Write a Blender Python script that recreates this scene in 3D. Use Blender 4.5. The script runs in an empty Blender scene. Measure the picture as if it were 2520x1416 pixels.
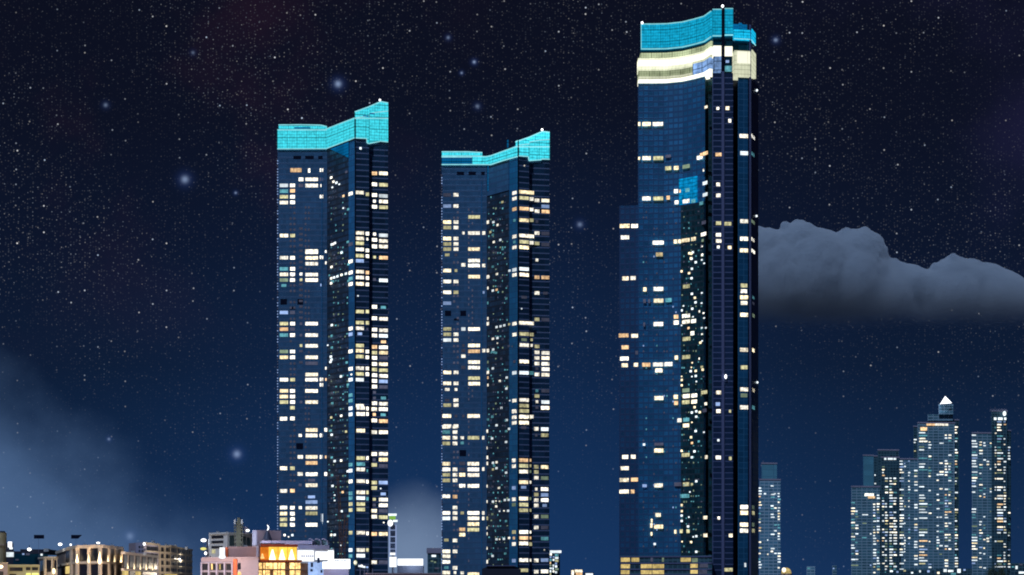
import bpy, bmesh, math, random
from mathutils import Vector
random.seed(7)
S = bpy.context.scene
C = S.collection
R = math.radians

# ------------------------------------------------------------------ camera
F, CX, HY, CZ = 3500.0, 1260.0, 1446.0, 12.0      # focal length / optical axis / horizon, measured on the 2520 px photograph
cam = bpy.data.objects.new('camera', bpy.data.cameras.new('camera')); C.objects.link(cam)
cam.location = (0, 0, CZ); cam.rotation_euler = (R(90), 0, 0)
cam.data.lens = 50; cam.data.sensor_width = 36
cam.data.shift_y = (HY - 708) / 2520.0
cam.data.clip_start = 1; cam.data.clip_end = 60000
S.camera = cam
S.render.engine = 'CYCLES'
S.view_settings.view_transform = 'Standard'; S.view_settings.look = 'None'
S.view_settings.exposure = 0; S.view_settings.gamma = 1
S.cycles.filter_width = 1.9
S.cycles.use_denoising = True
S.cycles.denoiser = 'OPENIMAGEDENOISE'
S.cycles.max_bounces = 5; S.cycles.volume_bounces = 4; S.cycles.volume_max_steps = 128
S.cycles.sample_clamp_indirect = 2

def lin(r, g, b):
    f = lambda c: c/255/12.92 if c/255 <= .04045 else ((c/255+.055)/1.055)**2.4
    return (f(r), f(g), f(b), 1)

# ------------------------------------------------------------------ node helper
class NT:
    def __init__(s, tree): s.t = tree; s.n = tree.nodes; s.l = tree.links
    def node(s, typ, **kw):
        nd = s.n.new(typ)
        for k, v in kw.items(): setattr(nd, k, v)
        return nd
    def put(s, sock, v):
        if hasattr(v, 'is_linked') or isinstance(v, bpy.types.NodeSocket): s.l.new(v, sock)
        else:
            if isinstance(v, tuple) and sock.type == 'VECTOR': v = v[:3]
            sock.default_value = v
    def math(s, op, a, b=None, c=None, clamp=False):
        nd = s.node('ShaderNodeMath', operation=op, use_clamp=clamp)
        s.put(nd.inputs[0], a)
        if b is not None: s.put(nd.inputs[1], b)
        if c is not None: s.put(nd.inputs[2], c)
        return nd.outputs[0]
    def mix(s, f, a, b, blend='MIX'):
        nd = s.node('ShaderNodeMix', data_type='RGBA', blend_type=blend)
        s.put(nd.inputs[0], f); s.put(nd.inputs[6], a); s.put(nd.inputs[7], b)
        return nd.outputs[2]
    def sstep(s, x, a, b):
        nd = s.node('ShaderNodeMapRange', interpolation_type='SMOOTHSTEP')
        s.put(nd.inputs[0], x); nd.inputs[1].default_value = a; nd.inputs[2].default_value = b
        return nd.outputs[0]
    def noise(s, vec, scale, detail=3, dim='3D', rough=.5):
        nd = s.node('ShaderNodeTexNoise', noise_dimensions=dim)
        s.put(nd.inputs['Vector'], vec); nd.inputs['Scale'].default_value = scale
        nd.inputs['Detail'].default_value = detail; nd.inputs['Roughness'].default_value = rough
        return nd.outputs['Fac']
    def ramp(s, f, stops):
        nd = s.node('ShaderNodeValToRGB'); cr = nd.color_ramp
        while len(cr.elements) < len(stops): cr.elements.new(.5)
        for e, (p, c) in zip(cr.elements, stops): e.position = p; e.color = c
        s.put(nd.inputs[0], f); return nd.outputs[0]
    def scale(s, col, k):
        nd = s.node('ShaderNodeVectorMath', operation='SCALE'); s.put(nd.inputs[0], col); s.put(nd.inputs[3], k); return nd.outputs[0]
    def add(s, a, b):
        nd = s.node('ShaderNodeVectorMath', operation='ADD'); s.put(nd.inputs[0], a); s.put(nd.inputs[1], b); return nd.outputs[0]

# ------------------------------------------------------------------ world: deep-blue starry night, by direction
MOON_EL, MOON_AZ = R(50), R(-28)                  # moon high over the camera's left shoulder
world = bpy.data.worlds.new('World'); S.world = world; world.use_nodes = True
world.node_tree.nodes.clear(); w = NT(world.node_tree)
tc = w.node('ShaderNodeTexCoord'); sp = w.node('ShaderNodeSeparateXYZ'); w.l.new(tc.outputs['Generated'], sp.inputs[0])
dx, dy, dz = sp.outputs
ay = w.math('MAXIMUM', w.math('ABSOLUTE', dy), .25)
u = w.math('DIVIDE', dx, ay); v = w.math('DIVIDE', dz, ay)
cb = w.node('ShaderNodeCombineXYZ'); w.put(cb.inputs[0], u); w.put(cb.inputs[1], v); w.put(cb.inputs[2], w.math('MULTIPLY', w.math('LESS_THAN', dy, 0), 7.3)); uv = cb.outputs[0]
grad = w.ramp(w.math('MULTIPLY', v, 1.6), [(0, lin(22, 50, 90)), (.112, lin(17, 41, 75)), (.25, lin(13, 28, 53)), (.39, lin(12, 21, 42)), (.53, lin(12, 17, 34)), (.7, lin(12, 15, 30)), (1, lin(10, 12, 26))])
# a touch bluer around the tower group, redder dust high on one side
side = w.math('MULTIPLY', w.sstep(w.math('ABSOLUTE', w.math('ADD', u, .02)), .30, .02), w.sstep(v, .36, .1))
grad = w.add(grad, w.scale(lin(4, 24, 52), w.math('MULTIPLY', side, .9)))
dust = w.math('MULTIPLY', w.sstep(w.noise(uv, 9, 5), .47, .72), w.math('MULTIPLY', w.sstep(v, .13, .3), w.sstep(u, .05, -.2)))
grad = w.add(grad, w.scale(lin(22, 5, 9), dust))
dust2 = w.math('MULTIPLY', w.sstep(w.noise(uv, 5, 4), .45, .7), w.math('MULTIPLY', w.sstep(v, .15, .3), w.sstep(u, .1, .25)))
grad = w.add(grad, w.scale(lin(18, 14, 38), dust2))
# thin moonlit cloud banks low in the sky
wob = w.math('MULTIPLY', w.math('SUBTRACT', w.noise(uv, 14, 5), .5), .09)
d1 = w.math('ADD', w.math('ADD', w.math('MULTIPLY', w.math('ADD', u, .36), .70), w.math('MULTIPLY', w.math('SUBTRACT', v, .143), .95)), wob)
bank1 = w.sstep(d1, .03, -.085)
ex = w.math('DIVIDE', w.math('ADD', u, .069), .036); ey = w.math('DIVIDE', w.math('SUBTRACT', v, .016), .044)
rr = w.math('ADD', w.math('ADD', w.math('MULTIPLY', ex, ex), w.math('MULTIPLY', ey, ey)), w.math('MULTIPLY', wob, 16))
bank2 = w.sstep(rr, 2.0, -.1)
front = w.math('GREATER_THAN', dy, 0)
grad = w.mix(w.math('MULTIPLY', w.math('MULTIPLY', bank1, front), .88), grad, lin(78, 106, 146))
grad = w.mix(w.math('MULTIPLY', w.math('MULTIPLY', bank2, front), .9), grad, lin(118, 140, 172))
# stars
def stars(scale, r0, thr, gain, seedoff):
    off = w.node('ShaderNodeVectorMath', operation='ADD'); w.l.new(uv, off.inputs[0]); off.inputs[1].default_value = seedoff
    vo = w.node('ShaderNodeTexVoronoi', voronoi_dimensions='2D'); w.l.new(off.outputs[0], vo.inputs['Vector'])
    vo.inputs['Scale'].default_value = scale
    core = w.sstep(vo.outputs['Distance'], r0, r0*.15)
    sc = w.node('ShaderNodeSeparateColor'); w.l.new(vo.outputs['Color'], sc.inputs[0])
    br = w.math('POWER', w.sstep(sc.outputs[0], thr, 1.0), 2.2)
    tint = w.mix(sc.outputs[1], (.60, .76, 1, 1), (1, .96, .9, 1))
    fade = w.math('MULTIPLY', w.math('ADD', .22, w.math('MULTIPLY', .78, w.sstep(v, .05, .26))), w.math('ADD', .35, w.math('MULTIPLY', 1.5, w.sstep(w.noise(uv, 7, 4), .35, .75))))
    return w.scale(tint, w.math('MULTIPLY', w.math('MULTIPLY', core, br), w.math('MULTIPLY', fade, gain)))
st = w.add(stars(300, .17, .62, .15, (0, 0, 0)), stars(105, .085, .72, .66, (3.3, 1.7, 0)))
st = w.add(st, stars(520, .36, .3, .035, (9.1, 4.2, 0)))
def blob(px, py, r, col, k):
    bu, bv = (px-CX)/F, (HY-py)/F
    a = w.math('SUBTRACT', u, bu); b = w.math('SUBTRACT', v, bv)
    q = w.math('ADD', w.math('MULTIPLY', a, a), w.math('MULTIPLY', b, b))
    e = w.math('EXPONENT', w.math('MULTIPLY', q, -1/(r/F)**2))
    return w.scale(col, w.math('MULTIPLY', w.math('MULTIPLY', e, front), k))
for px, py, r, k in [(455, 442, 9, .42), (832, 207, 8, .5), (583, 1118, 9, .42), (320, 1320, 9, .2), (475, 130, 4, .2), (1175, 262, 5, .25), (1427, 553, 6, .3), (260, 259, 5, .25), (1909, 99, 5, .4), (1103, 93, 4, .3), (268, 1081, 3.5, .3), (1167, 153, 4, .5), (1136, 180, 3, .4), (580, 475, 3, .4)]:
    st = w.add(st, blob(px, py, r*.9, (.55, .72, 1, 1), k*.7))
    st = w.add(st, blob(px, py, r*2.1, (.10, .22, .9, 1), k*.16))
sky = w.add(grad, st)
nis = w.node('ShaderNodeTexSky', sky_type='NISHITA'); nis.sun_disc = False
nis.sun_elevation = R(-9); nis.sun_rotation = MOON_AZ
bg1 = w.node('ShaderNodeBackground'); w.put(bg1.inputs[0], nis.outputs[0]); bg1.inputs[1].default_value = .05
bg2 = w.node('ShaderNodeBackground'); w.put(bg2.inputs[0], sky); bg2.inputs[1].default_value = 1
ad = w.node('ShaderNodeAddShader'); w.l.new(bg1.outputs[0], ad.inputs[0]); w.l.new(bg2.outputs[0], ad.inputs[1])
wo = w.node('ShaderNodeOutputWorld'); w.l.new(ad.outputs[0], wo.inputs[0])

sun = bpy.data.objects.new('moon_light', bpy.data.lights.new('moon_light', 'SUN')); C.objects.link(sun)
sun.data.energy = 1.45; sun.data.angle = R(1.5); sun.data.color = (.62, .75, 1)
dirv = Vector((math.sin(MOON_AZ)*math.cos(MOON_EL), -math.cos(MOON_AZ)*math.cos(MOON_EL), math.sin(MOON_EL)))
sun.rotation_euler = dirv.to_track_quat('Z', 'Y').to_euler(); sun.location = dirv*400

# ------------------------------------------------------------------ materials
def newmat(name):
    m = bpy.data.materials.new(name); m.use_nodes = True; m.node_tree.nodes.clear(); return m, NT(m.node_tree)
def finish(n, sh):
    o = n.node('ShaderNodeOutputMaterial'); n.l.new(sh, o.inputs[0])
def pmat(name, col, rough=.6, metal=0.0, var=.25, vscale=.4, spec=.4):
    m, n = newmat(name); g = n.node('ShaderNodeNewGeometry')
    f = n.noise(g.outputs['Position'], vscale, 5); f2 = n.noise(g.outputs['Position'], vscale*7, 3)
    k = n.math('ADD', 1-var, n.math('MULTIPLY', n.math('ADD', f, f2), var))
    b = n.node('ShaderNodeBsdfPrincipled'); n.put(b.inputs['Base Color'], n.scale(col, k))
    b.inputs['Roughness'].default_value = rough; b.inputs['Metallic'].default_value = metal; b.inputs['Specular IOR Level'].default_value = spec
    finish(n, b.outputs[0]); return m
def emat(name, col, k, var=.5, vscale=.35, sample=False, lines=None, hue=None):
    """a lit surface; uneven like curtains, blinds and furniture behind glass"""
    m, n = newmat(name); g = n.node('ShaderNodeNewGeometry'); oi = n.node('ShaderNodeObjectInfo')
    f = n.noise(g.outputs['Position'], vscale, 4, rough=.65)
    f = n.math('ADD', 1, n.math('MULTIPLY', n.math('SUBTRACT', f, .5), var*3.2))
    f = n.math('MULTIPLY', f, n.math('ADD', .66, n.math('MULTIPLY', oi.outputs['Random'], .62)))
    if lines:
        uvn = n.node('ShaderNodeUVMap'); s = n.node('ShaderNodeSeparateXYZ'); n.l.new(uvn.outputs[0], s.inputs[0])
        for ax, pitch, wd, dim in lines:
            fr = n.math('FRACT', n.math('DIVIDE', s.outputs[ax], pitch))
            f = n.math('MULTIPLY', f, n.math('SUBTRACT', 1, n.math('MULTIPLY', n.math('LESS_THAN', fr, wd), dim)))
    if hue:
        rb = n.math('FRACT', n.math('MULTIPLY', oi.outputs['Random'], 7.31)); col = n.mix(n.math('POWER', rb, 2.4), col, hue)
    e = n.node('ShaderNodeEmission'); n.put(e.inputs[0], col); n.put(e.inputs[1], n.math('MULTIPLY', n.math('MAXIMUM', f, .05), k))
    finish(n, e.outputs[0])
    m.cycles.emission_sampling = 'AUTO' if sample else 'NONE'
    return m
def facade(name, glass, line, pitch, lw, mull, mw, phase=0, metal=.55, rough=.28, var=.35, mcol=None, cell=.5):
    """curtain wall: panes with spandrel lines every storey and mullions, in wall metres (UV)"""
    m, n = newmat(name); uvn = n.node('ShaderNodeUVMap'); s = n.node('ShaderNodeSeparateXYZ'); n.l.new(uvn.outputs[0], s.inputs[0])
    fy = n.math('FRACT', n.math('DIVIDE', n.math('ADD', s.outputs[1], phase), pitch)); fx = n.math('FRACT', n.math('DIVIDE', s.outputs[0], mull))
    ly = n.math('LESS_THAN', fy, lw); lx = n.math('LESS_THAN', fx, mw)
    cc = n.node('ShaderNodeCombineXYZ')
    n.put(cc.inputs[0], n.math('FLOOR', n.math('DIVIDE', s.outputs[0], mull))); n.put(cc.inputs[1], n.math('FLOOR', n.math('DIVIDE', n.math('ADD', s.outputs[1], phase), pitch)))
    wn = n.node('ShaderNodeTexWhiteNoise', noise_dimensions='2D'); n.l.new(cc.outputs[0], wn.inputs['Vector'])
    g = n.node('ShaderNodeNewGeometry'); big = n.noise(g.outputs['Position'], .03, 4)
    k = n.math('MULTIPLY', n.math('ADD', 1-cell/2, n.math('MULTIPLY', wn.outputs['Value'], cell)), n.math('ADD', 1-var, n.math('MULTIPLY', big, 2*var)))
    base = n.scale(glass, k)
    col = n.mix(lx, base, mcol or line); col = n.mix(ly, col, line)
    b = n.node('ShaderNodeBsdfPrincipled'); n.put(b.inputs['Base Color'], col)
    anyl = n.math('MAXIMUM', lx, ly)
    n.put(b.inputs['Metallic'], n.math('MULTIPLY', n.math('SUBTRACT', 1, anyl), metal))
    n.put(b.inputs['Roughness'], n.math('ADD', rough, n.math('MULTIPLY', anyl, .35)))
    bp = n.node('ShaderNodeBump'); bp.inputs['Strength'].default_value = .25; bp.inputs['Distance'].default_value = .3
    n.put(bp.inputs['Height'], n.math('ADD', anyl, n.math('MULTIPLY', wn.outputs['Value'], .05))); n.l.new(bp.outputs[0], b.inputs['Normal'])
    finish(n, b.outputs[0]); return m

PANES = [(0, 2.3, .14, .35)]
WM = {
 'W': emat('warm_white_light', (1, .95, .82, 1), 1.55, 1.1, .6, lines=PANES, hue=(1, .80, .46, 1)), 'Y': emat('yellow_light', (.68, .64, .36, 1), .9, .9, .5, lines=PANES),
 'O': emat('amber_light', (1, .64, .34, 1), 1.1, .8, .5, lines=PANES), 'C': emat('teal_light', (.13, .42, .50, 1), .75, .9, .5),
 'B': emat('cool_blue_light', (.40, .58, 1, 1), .75), 'D': emat('dim_room', (.10, .11, .18, 1), .6),
 'G': emat('green_tint_light', (.28, .38, .26, 1), .7), 'P': emat('cool_white_light', (.85, .95, 1, 1), 1.2),
}
LOUVRE = [(1, 2.1, .30, .30), (0, 1.7, .22, .20), (0, 6.8, .06, .4), (1, 8.4, .09, .4)]
M = {
 'cyan': emat('cyan_led_screen', lin(66, 216, 234), 1.3, .55, .6, lines=LOUVRE),
 'cyan2': emat('turquoise_led_screen', lin(20, 168, 210), 1.25, .55, .5, lines=LOUVRE),
 'cyan_deep': emat('deep_blue_led_screen', lin(8, 110, 170), .8, .3, .08, lines=LOUVRE),
 'media': emat('blue_media_panel_light', lin(8, 140, 200), 1.1, .9, .35, lines=[(1, 2.6, .25, .4), (0, 3.5, .12, .4)]),
 'cyan_rim': emat('pale_cyan_edge_light', lin(150, 235, 245), 1.0, .25),
 'cream': emat('cream_lit_sky_deck', lin(254, 252, 228), 1.5, .2, .08, lines=[(0, 7.4, .05, .3)]),
 'cream_dim': emat('dim_cream_sky_deck', lin(172, 184, 146), 1.05, .55, .12, lines=[(0, 7.4, .07, .55), (0, 1.85, .2, .25), (1, 1.9, .25, .25)]),
 'cream_mid': emat('soft_cream_sky_deck', lin(228, 232, 200), 1.15, .35, .12, lines=[(0, 2.4, .12, .25), (1, 3.1, .2, .3)]),
 'sky_room': emat('blue_lit_sky_room', lin(120, 155, 205), .95, 1.0, .25, lines=[(0, 7.4, .08, .8), (1, 6, .12, .6)]),
 'dark': pmat('dark_metal', lin(52, 60, 80), .5, .3), 'black': pmat('near_black_glass', lin(26, 32, 56), .25, .3),
 'fin': pmat('pale_lavender_fin', lin(98, 108, 150), .5), 'teal': pmat('dark_teal_glass', lin(22, 84, 104), .3, .5),
 'roofm': pmat('dark_roofing', lin(40, 46, 66), .8), 'ground': pmat('dark_asphalt', lin(62, 62, 66), .9, var=.4, vscale=.05),
 't1front': facade('left_tower_front_cladding', lin(76, 124, 166), lin(60, 102, 144), 3.92, .3, 1.95, .06, cell=.3, metal=.3),
 't1blue': facade('blue_glass_column', lin(50, 135, 185), lin(40, 105, 160), 3.92, .12, 3, .08, cell=.3, metal=.35),
 't1dark': facade('recess_glass', lin(58, 86, 112), lin(34, 50, 70), 3.92, .35, 2.6, .12, cell=.9, metal=.4),
 't1side': facade('side_wing_bands', lin(46, 84, 116), lin(98, 116, 156), 3.92, .2, 3.6, .05, cell=.5, mcol=lin(40, 50, 84)),
 'lmglass': facade('blue_curtain_wall', lin(44, 124, 176), lin(34, 88, 138), 3.92, .34, 3.5, .22, cell=.5, rough=.42, metal=.35),
 'lmleft': facade('shoulder_curtain_wall', lin(40, 94, 140), lin(34, 70, 116), 3.92, .34, 3.5, .3, cell=.4, rough=.42, metal=.35),
 'lmbay': facade('dark_bay_glass', lin(40, 98, 112), lin(24, 56, 72), 3.92, .3, 2.2, .2, cell=1.0),
 'lmgrid': facade('grid_column_panels', lin(40, 62, 96), lin(84, 100, 146), 3.92, .16, 60, .01, cell=.3, metal=.2),
 'lmedge': facade('edge_column_glass', lin(34, 100, 142), lin(44, 112, 156), 3.92, .1, 4, .1, cell=.3, metal=.3),
 'resi': facade('apartment_cladding', lin(84, 136, 156), lin(150, 184, 206), 3.0, .32, 5.5, .12, metal=.15, rough=.5, cell=.5),
 'resi2': facade('pale_apartment_cladding', lin(100, 160, 190), lin(170, 205, 230), 3.0, .35, 4.2, .14, metal=.15, rough=.5, cell=.5),
 'residark': facade('dark_apartment_cladding', lin(48, 86, 104), lin(76, 116, 132), 3.0, .25, 3.2, .2, metal=.15, rough=.5, cell=.8),
 'resiplain': facade('blank_apartment_gable', lin(100, 170, 195), lin(88, 150, 180), 6.0, .1, 11, .08, metal=.1, rough=.6, cell=.2),
 'stone': pmat('beige_stone', (.52, .45, .37, 1), .8), 'stone2': pmat('weathered_beige_render', (.40, .36, .32, 1), .85),
 'mauve': pmat('mauve_render', (.31, .26, .31, 1), .85), 'lav': pmat('lavender_panel', (.36, .35, .48, 1), .7),
 'white': pmat('white_painted_wall', (.50, .53, .56, 1), .7), 'pane': pmat('unlit_pane', (.010, .012, .022, 1), .3, 0, spec=.3),
 'glassbox': pmat('grey_green_glass', (.10, .16, .17, 1), .2, .4), 'brown': pmat('brown_panel', (.17, .13, .11, 1), .7),
 'redroof': pmat('dark_red_eave', (.22, .05, .03, 1), .7), 'orange_wall_and_halo': pmat('orange_wall_panel_and_halo', (.50, .13, .06, 1), .7),
 'yel': pmat('yellow_painted_frame', (.40, .38, .25, 1), .7), 'mast': pmat('olive_steel', (.12, .13, .10, 1), .6, .2),
 'lattice': pmat('rusty_crane_steel', (.20, .09, .06, 1), .8),
 'lampw': emat('white_lamp_glass', (.95, .97, 1, 1), 3.0, .05, sample=False), 'lampwarm': emat('warm_lamp_glass', (1, .78, .45, 1), 3.0, .05),
 'lampy': emat('yellow_lamp_glass', (.9, .85, .25, 1), 1.2, .1), 'lampg': emat('green_sign_face', (.30, .62, .10, 1), .9, .1),
 'hall': emat('white_lit_hall_glazing', (.93, .95, 1, 1), 1.35, .18, .25, sample=True), 'signw': emat('white_sign_face', (.92, .96, 1, 1), 1.9, .05, sample=True),
 'terr': emat('yellow_lit_terrace', (1, .60, .08, 1), 1.5, .5, .4, sample=True), 'terr_o': emat('orange_lit_terrace', (.85, .22, .02, 1), 1.3, .5, .3),
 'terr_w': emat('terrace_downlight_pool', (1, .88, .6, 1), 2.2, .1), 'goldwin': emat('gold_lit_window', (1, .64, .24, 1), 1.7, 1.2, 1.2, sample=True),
 'podium': emat('podium_gold_light', (.80, .60, .22, 1), .85, .75, .5), 'ltext': pmat('dark_blue_lettering', (.02, .04, .10, 1), .6),
 'pylonf': emat('pale_pylon_light_frame', (.30, .40, .68, 1), .75, .15), 'pylonp': pmat('dark_pylon_letter', (.03, .05, .10, 1), .5),
 'leaf': pmat('night_foliage', (.05, .08, .04, 1), .9, vscale=1.0), 'bark': pmat('bark', (.08, .06, .05, 1), .9),
}

# ------------------------------------------------------------------ geometry helpers
def pl(px, Y): return ((px-CX)*Y/F, Y)                     # column px at distance Y -> ground-plan point
def zz(py, Y): return CZ + (HY-py)*Y/F
def hit(px, P, Q):                                          # plan point where the sight line of column px meets wall PQ
    k = (px-CX)/F; (x1, y1), (x2, y2) = P, Q
    t = (k*y1-x1)/((x2-x1)-k*(y2-y1)); return (x1+(x2-x1)*t, y1+(y2-y1)*t)
class MB:
    def __init__(s): s.v = []; s.f = []; s.m = []; s.uv = []; s.mats = []
    def mi(s, m):
        if m not in s.mats: s.mats.append(m)
        return s.mats.index(m)
    def face(s, pts, m, uvs=None):
        i = len(s.v); s.v += [tuple(p) for p in pts]; s.f.append(tuple(range(i, i+len(pts)))); s.m.append(s.mi(m))
        s.uv.append(uvs or [(p[0]+p[1], p[2]) for p in pts])
    def prism(s, foot, z0, z1, m, top=None, u0=0, zt=None):
        """closed upright prism over a plan outline; zt: separate top heights"""
        n = len(foot); u = u0; zt = zt or [z1]*n
        for i in range(n):
            a, b = foot[i], foot[(i+1) % n]; d = math.dist(a, b); za, zb = zt[i], zt[(i+1) % n]
            s.face([(a[0], a[1], z0), (b[0], b[1], z0), (b[0], b[1], zb), (a[0], a[1], za)], m, [(u, z0), (u+d, z0), (u+d, zb), (u, za)]); u += d
        s.face([(p[0], p[1], z) for p, z in zip(foot, zt)], top or m)
        s.face([(p[0], p[1], z0) for p in reversed(foot)], top or m)
    def box(s, x0, x1, y0, y1, z0, z1, m): s.prism([(x0, y0), (x1, y0), (x1, y1), (x0, y1)], z0, z1, m)
    def onwall(s, A, B, z0, z1, proud, thick, m, u0=0):
        dx, dy = B[0]-A[0], B[1]-A[1]; L = math.hypot(dx, dy) or 1; nx, ny = dy/L, -dx/L
        if ny > 0: nx, ny = -nx, -ny
        f = lambda p, k: (p[0]+nx*k, p[1]+ny*k)
        s.prism([f(A, proud), f(B, proud), f(B, proud-thick), f(A, proud-thick)], z0, z1, m, u0=u0)
    def tube(s, p, q, r, m, n=8, r2=None):
        p, q = Vector(p), Vector(q); d = (q-p).normalized(); a = d.orthogonal().normalized(); b = d.cross(a); r2 = r if r2 is None else r2
        c = lambda o, rr, i: o+(a*math.cos(2*math.pi*i/n)+b*math.sin(2*math.pi*i/n))*rr
        for i in range(n): s.face([c(p, r, i), c(p, r, i+1), c(q, r2, i+1), c(q, r2, i)], m)
        s.face([c(p, r, i) for i in range(n)][::-1], m)
        if r2 > 0: s.face([c(q, r2, i) for i in range(n)], m)
    def ball(s, c, rx, ry, rz, m, n=10, k=6, top=1.0, bot=-1.0):
        for j in range(k):
            a0 = math.asin(bot)+(math.asin(top)-math.asin(bot))*j/k; a1 = math.asin(bot)+(math.asin(top)-math.asin(bot))*(j+1)/k
            for i in range(n):
                b0, b1 = 2*math.pi*i/n, 2*math.pi*(i+1)/n
                P = lambda a, b: (c[0]+rx*math.cos(a)*math.cos(b), c[1]+ry*math.cos(a)*math.sin(b), c[2]+rz*math.sin(a))
                s.face([P(a0, b0), P(a0, b1), P(a1, b1), P(a1, b0)], m)
    def build(s, name, parent=None):
        me = bpy.data.meshes.new(name); o = Vector(parent['_o']) if parent else Vector((0, 0, 0))
        if not parent:
            zs = [q[2] for q in s.v]; o = Vector((sum(q[0] for q in s.v)/len(s.v), sum(q[1] for q in s.v)/len(s.v), min(zs)))
        me.from_pydata([(q[0]-o[0], q[1]-o[1], q[2]-o[2]) for q in s.v], [], s.f)
        for m in s.mats: me.materials.append(m)
        ul = me.uv_layers.new(name='UVMap'); k = 0
        for p, mi_, uvs in zip(me.polygons, s.m, s.uv):
            p.material_index = mi_
            for q in uvs: ul.data[k].uv = q; k += 1
        me.validate()
        ob = bpy.data.objects.new(name, me); C.objects.link(ob)
        if parent:
            ob.parent = parent; ob['_o'] = list(parent['_o'])
        else: ob.location = o
        return ob
def tag(o, label, cat, group=None):
    o['label'] = label; o['category'] = cat
    if group: o['group'] = group
    return o
def thing(name, px, Y, label, cat, group=None, z=0.0):
    o = bpy.data.objects.new(name, None); C.objects.link(o); x, y = pl(px, Y); o.location = (x, y, z); o['_o'] = [x, y, z]
    return tag(o, label, cat, group)
def part(parent, name, fn, *a, **k):
    b = MB(); fn(b, *a, **k); return b.build(name, parent)

class Wall:
    """front of a building: plan polyline (px, Y) seen from the viewpoint side"""
    def __init__(s, pts): s.px = [p[0] for p in pts]; s.p = [pl(*p) for p in pts]
    def seg(s, px):
        for i in range(len(s.px)-1):
            if s.px[i] <= px <= s.px[i+1]: return i
        return 0 if px < s.px[0] else len(s.px)-2
    def at(s, px): i = s.seg(px); return hit(px, s.p[i], s.p[i+1])
    def rect(s, b, px0, px1, py0, py1, m, proud=.12, thick=.4):
        """a flat box on the wall; py0/py1 measured at its middle"""
        i = s.seg((px0+px1)/2); A, B = hit(px0, s.p[i], s.p[i+1]), hit(px1, s.p[i], s.p[i+1]); Y = (A[1]+B[1])/2
        b.onwall(A, B, zz(py1, Y), zz(py0, Y), proud, thick, m)
    def band(s, b, px0, px1, z0, z1, m, proud=.1, thick=.5):
        """a strip at constant height running over several bends"""
        c = [px0]+[q for q in s.px if px0 < q < px1]+[px1]; uu = 0
        for l, r in zip(c, c[1:]):
            i = s.seg((l+r)/2); A, B = hit(l, s.p[i], s.p[i+1]), hit(r, s.p[i], s.p[i+1]); b.onwall(A, B, z0, z1, proud, thick, m, u0=uu); uu += math.dist(A, B)

def body(b, wall, l, r, z1, m, back=40, z0=0, inset=8, top=None):
    """solid volume behind wall between columns l and r"""
    c = [l]+[q for q in wall.px if l < q < r]+[r]
    foot = []
    for i, q in enumerate(c):
        side = .01 if i == 0 else (-.01 if i == len(c)-1 else 0)
        j = wall.seg(q+side); p = hit(q, wall.p[j], wall.p[j+1])
        foot.append(p)
    Y = max(p[1] for p in foot)+back
    foot += [pl(r-inset, Y), pl(l+inset, Y)]
    b.prism(foot, z0, z1, m, top=M['roofm'])

# lit windows -------------------------------------------------------
def rects_from(reg, cols, data, hh):
    """reg: (x0, y0, zoom) of the measured crop; data: column letter -> 'ycode ycode ...'"""
    x0, y0, k = reg; out = []
    for c, txt in data.items():
        a, b = cols[c]
        for t in txt.split():
            code = t[-1]; y = float(t[:-1]); l, r, h = a, b, hh
            if code.islower():
                q = (r-l)*.2; l, r, h = l+q, r-q, hh*.8
            h *= .80; out.append((x0+l/k+.5, x0+r/k-.5, y0+(y-h/2)/k, y0+(y+h/2)/k, code.upper()))
    return out
def dots_from(reg, txt, wpx=5.2, hpx=5.2):
    x0, y0, k = reg; out = []
    for t in txt.split():
        code = t[-1]; x, y = t[:-1].split(','); x = x0+float(x)/k; y = y0+float(y)/k
        s = 1.0 if code.isupper() else .62
        if code in 'Ww' and (int(x*7+y*3) % 5) < 3: code = 'P' if code == 'W' else 'p'
        out.append((x-wpx*s/2, x+wpx*s/2, y-hpx*s/2, y+hpx*s/2, code.upper()))
    return out
RANK = {'W': 1, 'P': 1, 'O': .8, 'Y': .6, 'B': .5, 'C': .4, 'G': .35, 'D': .1}
def windows(parent, wall, rects, most=100, proud=.15):
    rects = sorted(rects, key=lambda r: -(r[1]-r[0])*(r[3]-r[2])*RANK[r[4]])
    for r in rects[:most]:
        b = MB(); j = random.uniform(-.25, .25)
        wall.rect(b, r[0]+j, r[1]+j, r[2], r[3], WM[r[4]], proud); b.build('lit_window', parent)
    if rects[most:]:
        b = MB()
        for r in rects[most:]: wall.rect(b, *r[:4], WM[r[4]], proud)
        o = b.build('lit_windows', parent); o['kind'] = 'stuff'

# ------------------------------------------------------------------ ground
b = MB(); b.face([(-30000, -2000, 0), (30000, -2000, 0), (30000, 30000, 0), (-30000, 30000, 0)], M['ground']); g = b.build('ground'); g['kind'] = 'structure'

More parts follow.
